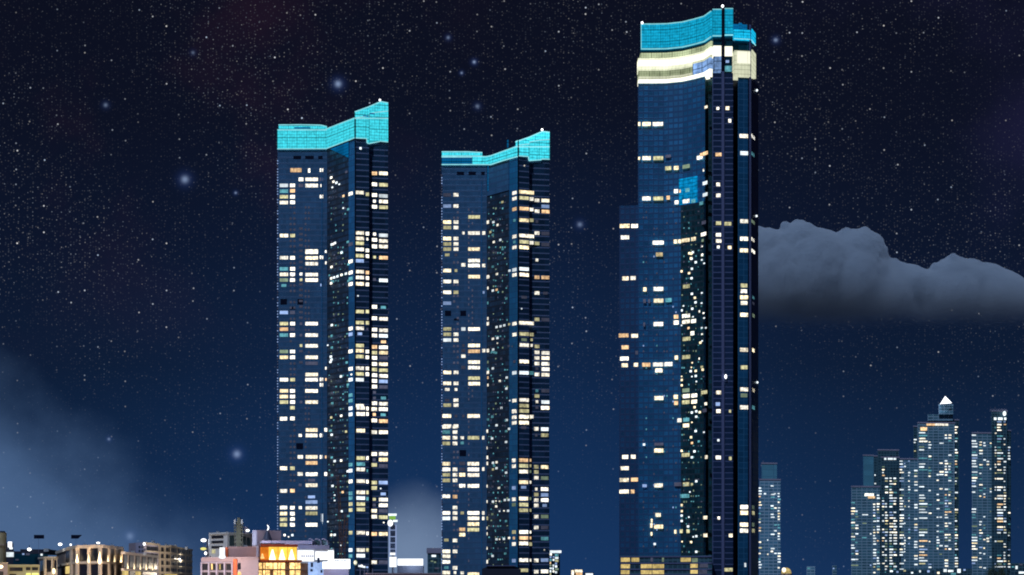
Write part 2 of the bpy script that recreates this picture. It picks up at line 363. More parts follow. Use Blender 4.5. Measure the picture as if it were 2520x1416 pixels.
# ------------------------------------------------------------------ the two twin skyscrapers
def twin(label, pts, cuts, crown, upper, behind, tri, slots, rects, faint, edge, vents, lampp, upperwall=None):
    w_ = Wall(pts); a, c1, c2, c3, c4 = cuts; ztop = zz(crown['zb'], 1000)
    t = thing('skyscraper', (a+c4)/2, 1000, label, 'skyscraper', 'tall towers with glowing turquoise crowns')
    part(t, 'front_wing', lambda b: body(b, w_, a, c1, ztop, M['t1front'], inset=10))
    part(t, 'recessed_wing', lambda b: body(b, w_, c1, c2, ztop-1, M['t1dark'], inset=2))
    part(t, 'glass_column', lambda b: (body(b, w_, c2, c3, ztop-1.2, M['t1blue'], inset=1), w_.band(b, c3-1.5, c3+.4, 0, ztop-1.3, M['black'], .3, .8)))
    part(t, 'side_wing', lambda b: (body(b, w_, c3, w_.px[3], ztop-1.4, M['t1side'], inset=1), body(b, w_, w_.px[4], c4, ztop-1.6, M['t1side'], inset=6)))
    part(t, 'light_rib', lambda b: w_.band(b, c1-14, c1-11.5, 0, ztop-12, M['t1blue'], .3, .4))
    if upperwall:
        part(t, 'upper_wall', lambda b: w_.rect(b, upperwall[0], upperwall[1], upperwall[2], upperwall[3], M['t1front'], .5, .8))
        part(t, 'light_rib', lambda b: w_.rect(b, upperwall[0]+1, upperwall[0]+3.5, upperwall[2]+1, upperwall[3]-4, M['cyan_deep'], .8, .4))
    # crown: tall screens following the plan; outline read off as (px, top, bottom)
    def ribbon(b, prof, m, proud=1.0, th=1.6, rim=True):
        uu = 0
        for (l, t0, b0), (r, t1, b1) in zip(prof, prof[1:]):
            i = w_.seg((l+r)/2); A, B = hit(l, w_.p[i], w_.p[i+1]), hit(r, w_.p[i], w_.p[i+1])
            dx, dy = B[0]-A[0], B[1]-A[1]; L = math.hypot(dx, dy); nx, ny = dy/L, -dx/L
            A2, B2 = (A[0]+nx*proud, A[1]+ny*proud), (B[0]+nx*proud, B[1]+ny*proud)
            za0, za1, zb0, zb1 = zz(b0, A2[1]), zz(t0, A2[1]), zz(b1, B2[1]), zz(t1, B2[1])
            off = lambda p: (p[0]-nx*th, p[1]-ny*th); A3, B3 = off(A2), off(B2)
            q = lambda p, z: (p[0], p[1], z)
            b.face([q(A2, za0), q(B2, zb0), q(B2, zb1), q(A2, za1)], m, [(uu, za0), (uu+L, zb0), (uu+L, zb1), (uu, za1)])
            b.face([q(B3, zb0), q(A3, za0), q(A3, za1), q(B3, zb1)], m, [(uu, za0), (uu+L, zb0), (uu+L, zb1), (uu, za1)])
            for (p, z), (p2, z2) in [((A2, za1), (B2, zb1)), ((A2, za0), (B2, zb0))]:
                b.face([q(p, z), q(p2, z2), q(off(p2), z2), q(off(p), z)], M['dark'])
                if rim: b.tube((p[0], p[1]-.1, z), (p2[0], p2[1]-.1, z2), .38, M['cyan_rim'], 5)
            for p, zl, zh in ((A2, za0, za1), (B2, zb0, zb1)):
                b.face([q(p, zl), q(p, zh), q(off(p), zh), q(off(p), zl)], M['dark'])
            uu += L
    cr = part(t, 'crown_screen', lambda b: [ribbon(b, prof, M[mk]) for prof, mk in crown['prof']])
    part(t, 'crown_screen', lambda b: ribbon(b, upper, M['cyan'], .9))
    part(t, 'plant_room', lambda b: w_.rect(b, *behind, M['cyan_deep'], -9, 8))
    if tri:
        def trif(b):
            (xa, ya), (xb, yb), (xc, yc) = tri; P = []
            for x, y in tri: p = w_.at(x); P.append((p[0], p[1]-.5, zz(y, p[1]-.5)))
            b.face(P, M['cyan_deep']); b.face([(p[0], p[1]+.6, p[2]) for p in reversed(P)], M['dark'])
            for i in range(3): p, q = P[i], P[(i+1) % 3]; b.face([p, q, (q[0], q[1]+.6, q[2]), (p[0], p[1]+.6, p[2])], M['dark'])
        part(t, 'crown_soffit', trif)
    for s_ in slots: part(t, 'louvre_slot', lambda b: w_.rect(b, *s_, M['cyan_deep'], 1.5, .5))
    def lamp(b):
        p = w_.at(lampp[0]); b.tube((p[0], p[1], zz(lampp[1]+9, p[1])), (p[0], p[1], zz(lampp[1], p[1])), .25, M['dark'], 6); b.ball((p[0], p[1]-.3, zz(lampp[1], p[1])), .8, .8, .8, M['lampw'], 8, 5)
    part(t, 'beacon_lamp', lamp)
    for v_ in vents: part(t, 'plant_vent', lambda b: w_.rect(b, *v_, M['black'], .1, .4))
    def edges(b):
        y = edge[1]
        while y < edge[2]: w_.rect(b, edge[0], edge[0]+1.9, y, y+2.6, WM['B'] if random.random() < .6 else WM['D'], .6, .8); y += 6.86
    part(t, 'corner_light_strip', edges)
    have = {(round(r[0]/9), round(r[2]/12)) for r in rects}
    def fnt(b):  # unlit panes kept faintly visible by a dim glow in their material
        for x0, x1, y0, y1 in faint:
            y = y0
            while y < y1:
                if random.random() < .8 and not any(abs(r[2]-y) < 9 and r[0] < x1+1 and r[1] > x0-1 for r in rects):
                    w_.rect(b, x0, x1, y, y+5.5, WM['D'], .12, .3)
                y += 13.72
    o = part(t, 'faint_glow_windows', fnt); o['kind'] = 'stuff'
    def dimdots(b):
        rnd = random.Random(int(a)); y = 470
        while y < 1395:
            for px in [c1+4+q*5.6 for q in range(int((c2-c1-6)/5.6)+1)]:
                if rnd.random() < .34: w_.rect(b, px, px+rnd.choice((1.6, 2.4, 3.2)), y, y+rnd.uniform(2, 4.5), WM[rnd.choice('CDGCD')], .12, .3)
            y += 13.72
    o = part(t, 'dim_recess_lights', dimdots); o['kind'] = 'stuff'
    windows(t, w_, rects)
    return t, w_

cols = dict(a=(170, 245), b=(260, 305), c=(335, 378), d=(393, 505), e=(518, 550), f=(560, 585), h=(833, 905), i=(918, 950), j=(973, 1020), k=(1035, 1113), z=(770, 808))
T = []
r1 = (640, 220, 3.539)
T += rects_from(r1, cols, dict(a='838P 888C 937Y 987W 1275W', b='838W 885O 937W 985W 1275Y', c='785W 838D', d='785W 838W 1410W 840W', e='705W 935W 840w 785D', h='900W 1252W 1300W 1342Y 1395W', i='915Y 1258W 1305w 1405w',
    j='733O 828W 922W 975w 1023W 1262w 1312W 1368W', k='733W 833Y 930P 978W 1028Y 1273P 1322W 1370W', z='910W'), 36)
T += rects_from(r1, dict(x=(262, 362), y=(416, 438)), dict(x='705O', y='708W'), 44)
T += dots_from(r1, '620,770W 640,805W 665,815W 690,828w 630,855w 752,720D 727,930O 725,1035w 768,1045C 625,1352W 652,1340W 765,1330C 710,1412c 570,1415w 875,515W 610,712d 605,940d')
r2 = (640, 600, 3.539)
T += rects_from(r2, cols, dict(a='123W 220C 268W 317G 365c 600B 697Y 745O 797C 940G 990W 1185W 1283W 1332W 1380Y', b='123W 220W 268W 317W 600D 697W 745D 797W 940W 990W 1185Y 1283W 1332W 1380W', c='265w 315y 697d 797d 888y 1380d',
    d='75W 125W 175W 270W 317W 697W 797W 890W 990W 1042D 1140W 1185W 1283W 1380W', e='120W 1183W 1230W 360b', f='70w 168w 1085w 1183o', h='50W 105Y 150B 245W 295W 350W 592Y 688Y 737W 785b 888Y 933W 983Y 1085W 1135Y 1185P 1412W',
    i='60W 110W 252O 300W 355W 592Y 690Y 745d 940W 990W 1088W 1137W', j='25W 118y 312d 550W 650W 750W 800W 900O 950Y 995W 1048W 1097Y 1145W 1195W 1245W 1295d 1345d 1390W',
    k='25W 123O 320P 555c 655W 755W 803P 855o 903W 950W 995D 1050W 1103Y 1153W 1200B 1248D 1345c 1395W', z='5D 155W 252W 305C 352W 740W 790B 938W 1090W 1185P 1320C 1368C'), 36)
T += dots_from(r2, '637,5W 710,78W 623,203W 620,303W 645,295W 675,285W 710,272W 748,262W 620,345W 635,330C 770,325C 770,180C 725,355d 645,628d 625,710P 590,885w 625,803C 625,905C 617,985W 622,1010P 614,1030W 755,1035C 795,1140w 705,1157W 765,1228C 620,1188d 630,1300D 630,1390C 853,455w 724,1310c 724,1360c 724,1000c 660,712c 720,830d 648,100d 712,178d 760,785c 600,1235d')
r3 = (640, 1000, 3.403)
c3 = dict(a=(165, 228), b=(250, 291), c=(312, 360), d=(380, 482), e=(498, 525), f=(537, 562), h=(806, 880), i=(886, 910), j=(932, 980), k=(993, 1070), z=(742, 775))
T += rects_from(r3, c3, dict(a='105W 520W 710W 850W 900W 948Y 993Y', b='13Y 103W 520Y 708O 850W 900W 945W 993W', c='425W 568W 245w 850w 660d', d='200W 245W 425W 475O 570W 620d 662W 760b 803B 853W 898Y 993W', e='245W 425W', f='198W 568W 425o',
    h='15W 65W 205W 435Y 485C 530W 628W 722W 770P 820Y 865Y 1060W 1205W 1252P', i='20W 65W 435W 540c 632W 722Y 775C 1065W 1205Y', j='25W 70o 120W 218W 400W 448d 492Y 640Y 685Y 780y 828d 877W 925W 1070O 1307W',
    k='25W 72c 125O 218W 400W 448W 500D 640B 735b 783W 830W 877D 930Y 1070W 1307D', z='18P 68P 490C 540P 630W 730C 770C 820Y 870Y 1060Y 1205P 1255C'), 36)
T += dots_from(r3, '597,95Y 680,80W 655,125d 720,213Y 600,240W 592,205C 625,460W 680,455W 600,430C 735,545P 603,578C 607,668P 692,720O 625,745w 625,790w 683,880W 740,920C 568,967w 597,1078W 625,1078W 680,1165w 597,1200C 1010,690w 1035,975w 205,1080W 270,1080W 238,1095w 850,1338W')
T += dots_from(r3, '519,915P 519,935P 519,955P 519,980w', 4, 8)
twin('leftmost of the three giant towers, thick turquoise crown stepping up to its right',
     [(683, 1000), (805, 1000), (875, 976), (908, 977.5), (908.2, 981), (955, 983)], (683, 805, 858, 875, 955),
     dict(zb=367, prof=[([(683, 320, 367), (805, 320, 366.5)], 'cyan'), ([(686, 308, 320.5), (740, 307.5, 320.5), (790, 308.5, 320.5), (805, 312, 320.5)], 'cyan'), ([(805, 318, 366.5), (875, 291, 340)], 'cyan'), ([(875, 290, 340), (902, 287, 341.5), (903, 287, 352), (908, 286, 354)], 'cyan'), ([(908.3, 280, 354), (933, 276, 349), (935, 276, 348), (955, 274, 350)], 'cyan')]),
     [(873, 276, 292), (900, 266, 292), (906, 264, 292), (908.1, 263, 292), (937, 250.5, 292), (955, 254, 292)], (862, 882, 276, 294),
     [(812, 367), (858, 350), (858, 389)], [(725, 764, 315, 318.5), (893, 907, 286.5, 289), (909, 922, 280.5, 283)], T,
     [(713, 718, 508, 1370), (722, 727, 508, 1370), (750, 754, 508, 1380), (758, 762, 508, 1050), (736, 745, 560, 900)], (682.4, 395, 1310),
     [(722, 741, 384, 392), (751, 772, 384, 392), (783, 794, 384, 392), (690, 706, 736, 750), (732, 746, 736, 750), (713, 727, 755, 762), (729, 746, 1091, 1106)], (935, 247))

T = []
cols2 = dict(a=(178, 250), b=(267, 313), c=(335, 375), d=(395, 500), e=(515, 548), f=(557, 580), h=(842, 926), i=(930, 968), j=(973, 1018), k=(1033, 1105), z=(780, 820), q=(840, 970))
r4 = (1040, 290, 3.539)
T += rects_from(r4, cols2, dict(a='672D 770B 910W 957Y 1053W 1100Y 1145Y 1195y 1332W', b='672W 770W 910W 957W 1053W 1100W 1145W 1195d 1332y', c='1005w 1282W', d='865Y 1005W 1145W 1245W 1288W 1385W', e='1005W 1245d 1288W', f='910W',
    h='700Y 793O 893W 1082Y 1130W 1318P 1368W', i='708W 800W 893Y 1090W', j='720W 815W 905d 1005W 1095Y 1240w 1390O', k='722W 773B 818O 1010D 1105D 1392O', z='655W 705W 797O 895c 1035W 1083c 1130W 1325P 1370W', q='650W 1030W'), 36)
T += dots_from(r4, '695,735Y 715,680d 617,910W 653,935W 590,997Y 612,1020C 697,1000d 620,1083W 677,1065W 615,1168D 640,1175D 697,1145C 612,1298C 647,1362W 573,1388W 735,965D 757,1333W 885,418w 700,1190c 600,980c')
r5 = (1040, 650, 3.539)
T += rects_from(r5, cols2, dict(a='153W 247W 342B 567Y 613Y 663P 945W 1040W 1093w 1187d 1230Y 1325W 1412W', b='153W 247Y 613W 663W 945W 1040W 1093w 1187W 1230W 1325d 1412W', c='567P 710d 755D 803W 900D 1325d',
    d='567W 710W 760O 855W 903W 995Y 1043W 1325W', e='247b 755W', f='113W 210w 475w 520W 755W 855g 915c 945W 990o 1055w 340c',
    h='290d 610Y 660g 707W 850W 948P 1185W 1235Y 1280Y 1330W 1383W', i='615Y 660y 710w 950C 1330W', j='253W 483Y 718Y 770W 820W 868W 912d 962W 1105c 1150Y 1200w 1250d', k='255d 485D 775W 820W 870W 917W 965W 1105D 1203P 1253W',
    z='520W 615W 850d 948P 1190W 1285W 1335W 1383W', q='515W'), 36)
T += dots_from(r5, '612,232W 645,225O 730,300C 730,210c 645,550W 680,543W 712,535W 755,525Y 612,652W 652,645W 652,690w 697,655D 615,745W 625,770C 605,765C 640,775C 750,715D 685,825D 612,910P 610,1000c 672,1020W 617,1050D 733,990P 730,1085P 685,1258D 610,1328C 733,1360P 645,1405W 570,1355C 760,1190w 862,390w 780,718d 685,120D 620,140c')
r6 = (1040, 1000, 3.405)
c6 = dict(a=(165, 232), b=(250, 292), c=(305, 358), d=(375, 475), e=(490, 520), f=(530, 550), h=(808, 885), i=(888, 918), j=(932, 972), k=(990, 1055), z=(748, 782))
T += rects_from(r6, c6, dict(a='82W 172W 217C 265W 312Y 483W 530W 575Y 622Y 755W 895W 940P 1122y 1217W 1258W 1305W 1352c 1395W', b='172W 217W 265W 312W 530W 575W 622W 758O 850W 895W 940W 1125W 1217W 1260d 1355W 1395w',
    c='265w 308c 480D 530D 575W 667W 895y 1033O 1077W 1397w', d='82W 265Y 483W 530W 577W 668W 895W 940W 988W 1035Y 1408W', e='265W 527W 895W 940W', f='210W 350w 430W 480W 670w 800w 940Y 1020w 1070w 1190w 1303W',
    h='40Y 90W 138W 180d 453O 500Y 548W 637W 680b 775W 825Y 872Y 1055W 1105O 1150W 1290W 1375Y', i='95y 453o 500y 548g 637w 775g 872y 1055w 1105o 1155Y 1290w', j='190W 243d 508Y 552Y 600W 695w 740Y 788W 832W 925W 1017W 1293W 1387W',
    k='15W 193P 243Y 510W 603G 695W 743B 787W 832b 925G 1017D 1110C 1290B 1385W', z='42W 92W 140W 455W 503W 685B 780W 825G 1055Y 1105o 1155W 1295B'), 36)
T += dots_from(r6, '660,15W 620,160W 725,190W 700,210C 583,270W 700,300P 697,120C 585,90C 590,475W 620,470W 600,500C 620,520W 697,512C 700,557P 590,530Y 640,685W 585,675D 590,800W 615,795w 645,797w 690,787W 722,785W 617,840W 645,880w 682,877w 717,877W 585,905G 700,963C 620,1115W 645,1115w 682,1112W 725,1105W 587,1255W 693,1235C 665,660c 700,1190c 610,1040c 660,800c 1020,1205w')
twin('middle one of the three giant towers, thin turquoise crown climbing to its right',
     [(1087, 1000), (1198, 1000), (1276, 978), (1302, 980), (1302.2, 984), (1352, 986)], (1087, 1198, 1253, 1276, 1352),
     dict(zb=405.5, prof=[([(1087, 387, 405.5), (1162, 387, 405.5)], 'cyan_deep'), ([(1087, 374, 384.5), (1150, 374, 384.5), (1187, 376, 385)], 'cyan'), ([(1162, 385, 405.5), (1198, 386, 405.5)], 'cyan'), ([(1198, 386, 405.5), (1210, 384, 406), (1240, 373, 396), (1276, 360, 386)], 'cyan'), ([(1276, 358, 384), (1299, 355, 386), (1301, 355, 396), (1302, 355, 396)], 'cyan'), ([(1302.3, 350, 396), (1331, 345, 394), (1333, 345, 392), (1352, 344, 392.5)], 'cyan')]),
     [(1271, 350, 362), (1276, 347, 362), (1302.1, 338, 362), (1334, 324, 362), (1352, 326, 362)], (1243, 1274, 347, 363),
     None, [(1251, 1254, 346, 364)], T,
     [(1115, 1120, 520, 1370), (1124, 1129, 520, 1370), (1152, 1155, 500, 1385), (1161, 1164, 520, 1000)], (1086.4, 430, 1395),
     [(1124, 1142, 423, 431), (1153, 1171, 423, 431), (1184, 1193, 423, 431), (1095, 1110, 765, 778), (1133, 1147, 765, 778), (1117, 1129, 784, 789), (1131, 1147, 1108, 1123)], (1334, 320), (1200, 1253, 408, 476))

# ------------------------------------------------------------------ the tallest tower
t = thing('skyscraper', 1690, 1000, 'tallest tower, at the right, with curved turquoise crown above a glowing cream band', 'skyscraper', 'tall towers with glowing turquoise crowns')
fr = Wall([(1570, 1000), (1605, 1000), (1640, 999.5), (1680, 996.4), (1708, 991.5), (1735, 986), (1753, 977)])
sh = Wall([(1524, 1003), (1578, 1001.5)])
gr = Wall([(1753, 974), (1804, 974)])
rc = Wall([(1804, 990), (1816, 990)])
by = Wall([(1816, 982), (1845, 983), (1866, 1003)])
Zb = zz(205, 1000); Zc0 = zz(122.3, 1000); Zc1 = zz(61, 1000); Zsh = zz(504, 1000)
part(t, 'front_facade', lambda b: body(b, fr, 1570, 1735, Zb, M['lmglass'], inset=6))
def notch(b): b.prism([pl(1735, 986), pl(1739, 993), pl(1753, 990), pl(1753, 1040), pl(1735, 1040)], 0, Zb-.5, M['lmbay'], top=M['roofm'])
part(t, 'curved_recess', notch)
part(t, 'shoulder_wing', lambda b: body(b, sh, 1524, 1578, Zsh, M['lmleft'], inset=8))
part(t, 'glass_bay', lambda b: (fr.band(b, 1676, 1734.5, 0, zz(506, 995), M['lmbay'], 1.3, 2.2)))
part(t, 'grid_column', lambda b: body(b, gr, 1753, 1804, zz(180, 974), M['lmgrid'], inset=1))
part(t, 'dark_recess_strip', lambda b: body(b, rc, 1804, 1816, zz(128, 985), M['black'], inset=1))
part(t, 'corner_column', lambda b: body(b, by, 1816, 1866, zz(192, 983), M['lmedge'], inset=8))
part(t, 'dark_recess_strip', lambda b: by.band(b, 1840.5, 1843, 0, zz(193, 983), M['black'], .2, .4))  # flat near-black strip on the wall, drawn by colour without depth
part(t, 'corner_fin', lambda b: by.band(b, 1843.6, 1846, 0, zz(62, 983), M['fin'], .9, 1.0))
part(t, 'dark_side_wall', lambda b: by.band(b, 1850, 1865.8, 0, zz(195, 990), M['lmgrid'], .15, .4))
part(t, 'central_fin', lambda b: gr.band(b, 1775.5, 1782, 0, zz(20, 974), M['fin'] , 1.0, 1.6))
o_ = part(t, 'central_fin', lambda b: gr.band(b, 1775, 1782.6, zz(176, 974), zz(19.5, 974), M['black'], 1.3, .6))
# glowing sky deck, cream band around the building; stacked strips step its glow's fade
def band(b, w_, l, r, y0, y1, Yr, m, proud=1.2, th=3): w_.band(b, l, r, zz(y1, Yr), zz(y0, Yr), M[m], proud, th)
part(t, 'deck_glazing', lambda b: band(b, fr, 1576, 1752.5, 132, 145, 1000, 'cream_dim', .9, 8))
part(t, 'deck_light_band', lambda b: band(b, fr, 1570, 1752.5, 145, 150, 1000, 'cream_mid', 1.2, 8))
part(t, 'deck_light_band', lambda b: band(b, fr, 1570, 1752.5, 150, 165, 1000, 'cream', 1.3, 8))
part(t, 'deck_light_band', lambda b: band(b, fr, 1570, 1706, 165, 176, 1000, 'cream_mid', 1.2, 8))
part(t, 'deck_light_band', lambda b: band(b, fr, 1706, 1752.5, 165, 170, 1000, 'cream_mid', 1.2, 8))
part(t, 'deck_glazing', lambda b: band(b, fr, 1571, 1706, 176, 190, 1000, 'cream_dim', 1.1, 8))
part(t, 'deck_glazing', lambda b: band(b, fr, 1571, 1706, 190, 197.1, 1000, 'cream_mid', 1.1, 8))
part(t, 'deck_glazing', lambda b: band(b, fr, 1706, 1750, 170, 197, 1000, 'sky_room', 1.1, 8))
part(t, 'deck_light_band', lambda b: band(b, fr, 1571, 1750, 197.3, 205.3, 1000, 'cream', 1.25, 8))
part(t, 'crown_soffit', lambda b: band(b, fr, 1576, 1753, 122.6, 131.6, 1000, 'teal', -.5, 8))
part(t, 'deck_light_band', lambda b: (band(b, gr, 1755, 1774.8, 113, 138, 974, 'cream', .2, 8), band(b, gr, 1783, 1802.5, 115, 138, 974, 'cream', .2, 8)))
part(t, 'deck_glazing', lambda b: (band(b, gr, 1756, 1774.6, 139, 176, 974, 'sky_room', .1, 6), band(b, gr, 1783.4, 1802, 139, 178, 974, 'teal', .1, 6)))
part(t, 'lit_window', lambda b: (gr.rect(b, 1784, 1801, 163, 177, WM['C'], .5), gr.rect(b, 1786, 1794, 149, 155, WM['B'], .5)))
part(t, 'crown_soffit', lambda b: band(b, gr, 1755, 1803, 88, 112.5, 974, 'teal', -1, 6))
part(t, 'deck_light_band', lambda b: band(b, by, 1806, 1848, 129, 192, 984, 'cream_mid', 1.2, 8))
part(t, 'deck_light_band', lambda b: band(b, by, 1812, 1845, 131, 160, 984, 'cream', 1.5, .6))
part(t, 'deck_light_band', lambda b: band(b, by, 1848, 1857, 131, 192, 992, 'cream_mid', 1.0, 3))
part(t, 'crown_soffit', lambda b: band(b, by, 1805, 1848, 101, 128.6, 983, 'teal', -1, 8))
part(t, 'crown_screen', lambda b: fr.band(b, 1577, 1753, Zc0, Zc1, M['cyan2'], 1.0, 2.0))
part(t, 'crown_screen', lambda b: gr.band(b, 1753, 1775, zz(90, 974), zz(26, 974), M['cyan2'], 1.0, 2.0))
part(t, 'crown_screen', lambda b: gr.band(b, 1783, 1803.5, zz(88, 974), zz(22.5, 974), M['cyan2'], 1.0, 2.0))
part(t, 'crown_screen', lambda b: (by.band(b, 1804.5, 1848, zz(100, 983), zz(76, 983), M['cyan2'], 1.0, 2.0), by.band(b, 1848, 1857, zz(102, 990), zz(77, 990), M['cyan2'], .8, 2.0)))
part(t, 'crown_screen', lambda b: by.band(b, 1808, 1850, zz(76, 990), zz(62, 990), M['cyan_deep'], -6, 2.0))
for fn in [lambda b: fr.band(b, 1577, 1753, Zc0-.35, Zc0+.35, M['cyan_rim'], 1.25, .5), lambda b: fr.band(b, 1577, 1753, Zc1-.35, Zc1+.35, M['cyan_rim'], 1.25, .5), lambda b: fr.band(b, 1577, 1578.4, Zc0+.4, Zc1-.4, M['cyan_rim'], 1.25, .5),
           lambda b: gr.band(b, 1753, 1775, zz(90, 974)-.3, zz(90, 974)+.3, M['cyan_rim'], 1.25, .5), lambda b: gr.band(b, 1753, 1775, zz(25, 974)-.3, zz(25, 974)+.3, M['cyan_rim'], 1.25, .5),
           lambda b: gr.band(b, 1783, 1803.5, zz(88, 974)-.3, zz(88, 974)+.3, M['cyan_rim'], 1.25, .5), lambda b: gr.band(b, 1783, 1803.5, zz(23, 974)-.3, zz(23, 974)+.3, M['cyan_rim'], 1.25, .5), lambda b: by.band(b, 1805, 1856, zz(100.8, 984), zz(99.4, 984), M['cyan_rim'], 1.25, .5)]:
    part(t, 'crown_edge_light', fn)
def b2(b):
    for px, py in (BP,):
        p = pl(px, 974 if px > 1700 else 1000); b.ball((p[0], p[1]-2.5, zz(py, p[1])), .9, .9, .9, M['lampw'], 8, 5)
for BP in ((1579.5, 60), (1777, 19)): part(t, 'beacon_lamp', b2)
part(t, 'media_panel', lambda b: fr.rect(b, 1672, 1717, 438, 502, M['media'], 1.0, .6))
r7 = (1500, 260, 3.7275)
def free(reg, txt, h):
    x0, y0, k = reg; out = []
    for q in txt.split():
        c = q[-1]; l, r, y = q[:-1].split(','); hh = h*.82*(.75 if c.islower() else 1)
        out.append((x0+float(l)/k, x0+float(r)/k, y0+(float(y)-hh/2)/k, y0+(float(y)+hh/2)/k, c.upper()))
    return out
L = free(r7, '262,280,175W 300,375,175W 395,490,175W 262,278,490w 300,375,488W 400,490,488Y 515,565,470d 513,568,580Y 592,635,577W 678,742,563G 810,862,480W 595,630,790W 640,655,790o 600,635,893W 705,740,780C 680,740,882W 760,795,880C 300,375,857W 400,490,857Y 525,555,850O 395,495,1262W 592,625,1252W 635,660,1250W 670,742,1240W 757,800,1228W 425,485,1370O', 40)
LS = free(r7, '93,183,1105W 198,282,1105W 103,180,1210W', 42)
LG = free(r7, '972,1030,450O 980,1005,27w 1065,1100,25W 1090,1115,140W 980,1015,725W 978,1018,825W 975,1022,1080Y 1052,1118,1085Y 975,1020,1187W 975,1025,1243W 985,1010,1298w 1085,1120,1303W', 38)
LN = free(r7, '880,948,455O 905,915,605w 905,945,722P 905,945,828P 875,905,907C 845,860,1103d 895,930,1083D 888,932,1190W 895,910,1248g 885,900,1300D 890,905,1380w 920,945,27w', 36)
LR = free(r7, '1193,1275,280W 1200,1273,438P 1198,1275,1062W 1198,1275,1223W 1195,1277,1330W', 42)
LR2 = free(r7, '1302,1330,290W 1302,1328,450C 1302,1330,1070G 1302,1328,1233W 1302,1330,1340W', 38)
L += dots_from(r7, '740,1360W 772,1350W 755,1405W')
r8 = (1500, 600, 3.54)
L += free(r8, '405,463,98Y 292,320,402W 383,467,398W 292,315,503D 335,352,503D 383,467,500W 490,543,495C 383,465,703W 293,308,707D 570,598,995W 283,353,1057O 378,467,1055W 480,548,1052W 398,460,1107W 390,467,1347W 563,600,640O 562,605,690W 640,708,632W 640,708,683W 720,762,677W 647,705,375Y 645,712,832Y 640,710,990Y 712,745,783W 643,703,1280G 645,708,1330W 722,772,1325W 640,705,1383Y 722,770,1378W 562,598,1337W 565,598,1390O', 40)
LS += free(r8, '110,165,303W 180,228,300W 80,165,800O 188,265,803W 105,167,903O 225,265,950D 90,165,1002W 105,160,1060W 210,265,1055W', 40)
LN += free(r8, '845,895,1300Y 875,895,1400w', 36); LG += free(r8, '928,970,1297W 925,962,1398B', 38)
L += dots_from(r8, '720,90W 722,135W 760,165W 725,222W 630,245W 700,260W 722,305W 725,440W 752,475W 758,515W 728,570W 635,585W 652,545w 695,738O 630,715w 727,1040w 820,1100W 715,1113W 760,1110W 760,1155W 725,1160w 630,1160w 632,1190W 632,1237W 765,1203w 800,865W 815,850w 720,1080w 680,345d 735,640w')
LN += dots_from(r8, '850,33w 850,105w 850,150w 870,180w 850,437w 848,525w 825,598W 865,612w 850,740w 870,655w 852,795w 822,1008W 850,1080Y 865,1163d 885,740w'); LG += dots_from(r8, '948,33W 1047,33W')
LR += free(r8, '1143,1200,365Y 1143,1198,415W 1137,1205,468W 1143,1200,517W 1137,1205,620W 1137,1205,925W 1143,1200,1078Y 1137,1208,1270W 1143,1200,1322G', 40)
LR2 += free(r8, '1240,1262,68W 1242,1260,470c 1242,1260,520d 1242,1262,627G 1242,1262,930W 1242,1262,1277W', 38)
r9 = (1500, 1000, 3.404)
L += free(r9, '375,450,320d 375,450,373W 275,310,668b 375,445,665W 545,605,655D 622,675,655Y 600,675,753C 383,427,912W 372,447,1010W 545,562,1052W 590,615,1048Y 652,678,1048Y 570,605,120W 625,675,115C 622,675,163W 612,678,410Y', 38)
L += free(r9, '340,357,1000W 345,358,960w 343,356,1070w', 46)
LS += free(r9, '105,155,425W 178,217,423W 92,160,520W 83,160,618W 178,253,615O 83,162,715W 178,210,715O', 38)
LG += free(r9, '890,932,430W 1000,1022,437Y 1000,1030,1083W 905,925,937w 962,1030,1370Y 895,930,42W 1000,1018,42y', 36); LN += free(r9, '845,865,430W 832,862,935W 832,862,1083W 825,855,40D', 34)
L += dots_from(r9, '288,323W 378,1155P 720,10W 697,55W 735,45W 765,52W 735,90W 697,137w 730,210W 690,262W 697,310O 757,297C 720,380W 697,430W 607,375W 607,830W 607,880W 607,918W 607,962W 665,1008W 672,930w 735,1090W 690,1140W 735,1220W 735,630W 697,655Y 680,720w 610,1135w 710,1095w')
LN += dots_from(r9, '780,650W 835,222w'); LG += dots_from(r9, '912,285P')
LR += free(r9, '1093,1160,10W 1095,1160,845W 1095,1162,893W 1093,1165,993W 1093,1160,1043W 1130,1145,1330P', 40)
LR2 += free(r9, '1192,1215,12C 1192,1212,848G 1192,1213,895Y 1192,1212,993G 1192,1214,1043Y', 38)
def lmdim(b):
    rnd = random.Random(3)
    for k_ in range(64):
        y = 520+k_*13.72; 
        for px in (1679, 1684, 1690, 1696, 1702, 1708, 1714, 1720, 1727):
            if rnd.random() < .3: fr.rect(b, px, px+rnd.choice((1.6, 2.6, 3.4)), y, y+rnd.uniform(2, 4.5), WM[rnd.choice('CDGCDG')], 1.45, .3)
        for px in (1582, 1589, 1608, 1615, 1633, 1640, 1655, 1662):
            if rnd.random() < .16: fr.rect(b, px, px+3, y, y+4, WM[rnd.choice('CDB')] if rnd.random() < .3 else WM['D'], .15, .3)
o_ = part(t, 'dim_windows', lmdim); o_['kind'] = 'stuff'
nf = [x for x in L]
windows(t, fr, nf, 46, 1.45); windows(t, sh, LS, 18); windows(t, gr, LG, 14); windows(t, rc and Wall([(1735, 990), (1753, 984)]), LN, 10, 5.2)
windows(t, by, LR+LR2, 26)
part(t, 'corner_lamp', lambda b: b.ball((*gr.at(1785)[:1], 972.2, zz(927, 972)), .85, .6, 1.5, M['lampw'], 8, 5))
for px, py in ((1864, 942), (1862, 533), (1863, 224)):
    def cl(b): p = by.at(px-1); b.ball((p[0], p[1]-1, zz(py, p[1])), .8, .8, .8, WM['P'], 8, 5)
    part(t, 'corner_lamp', cl)
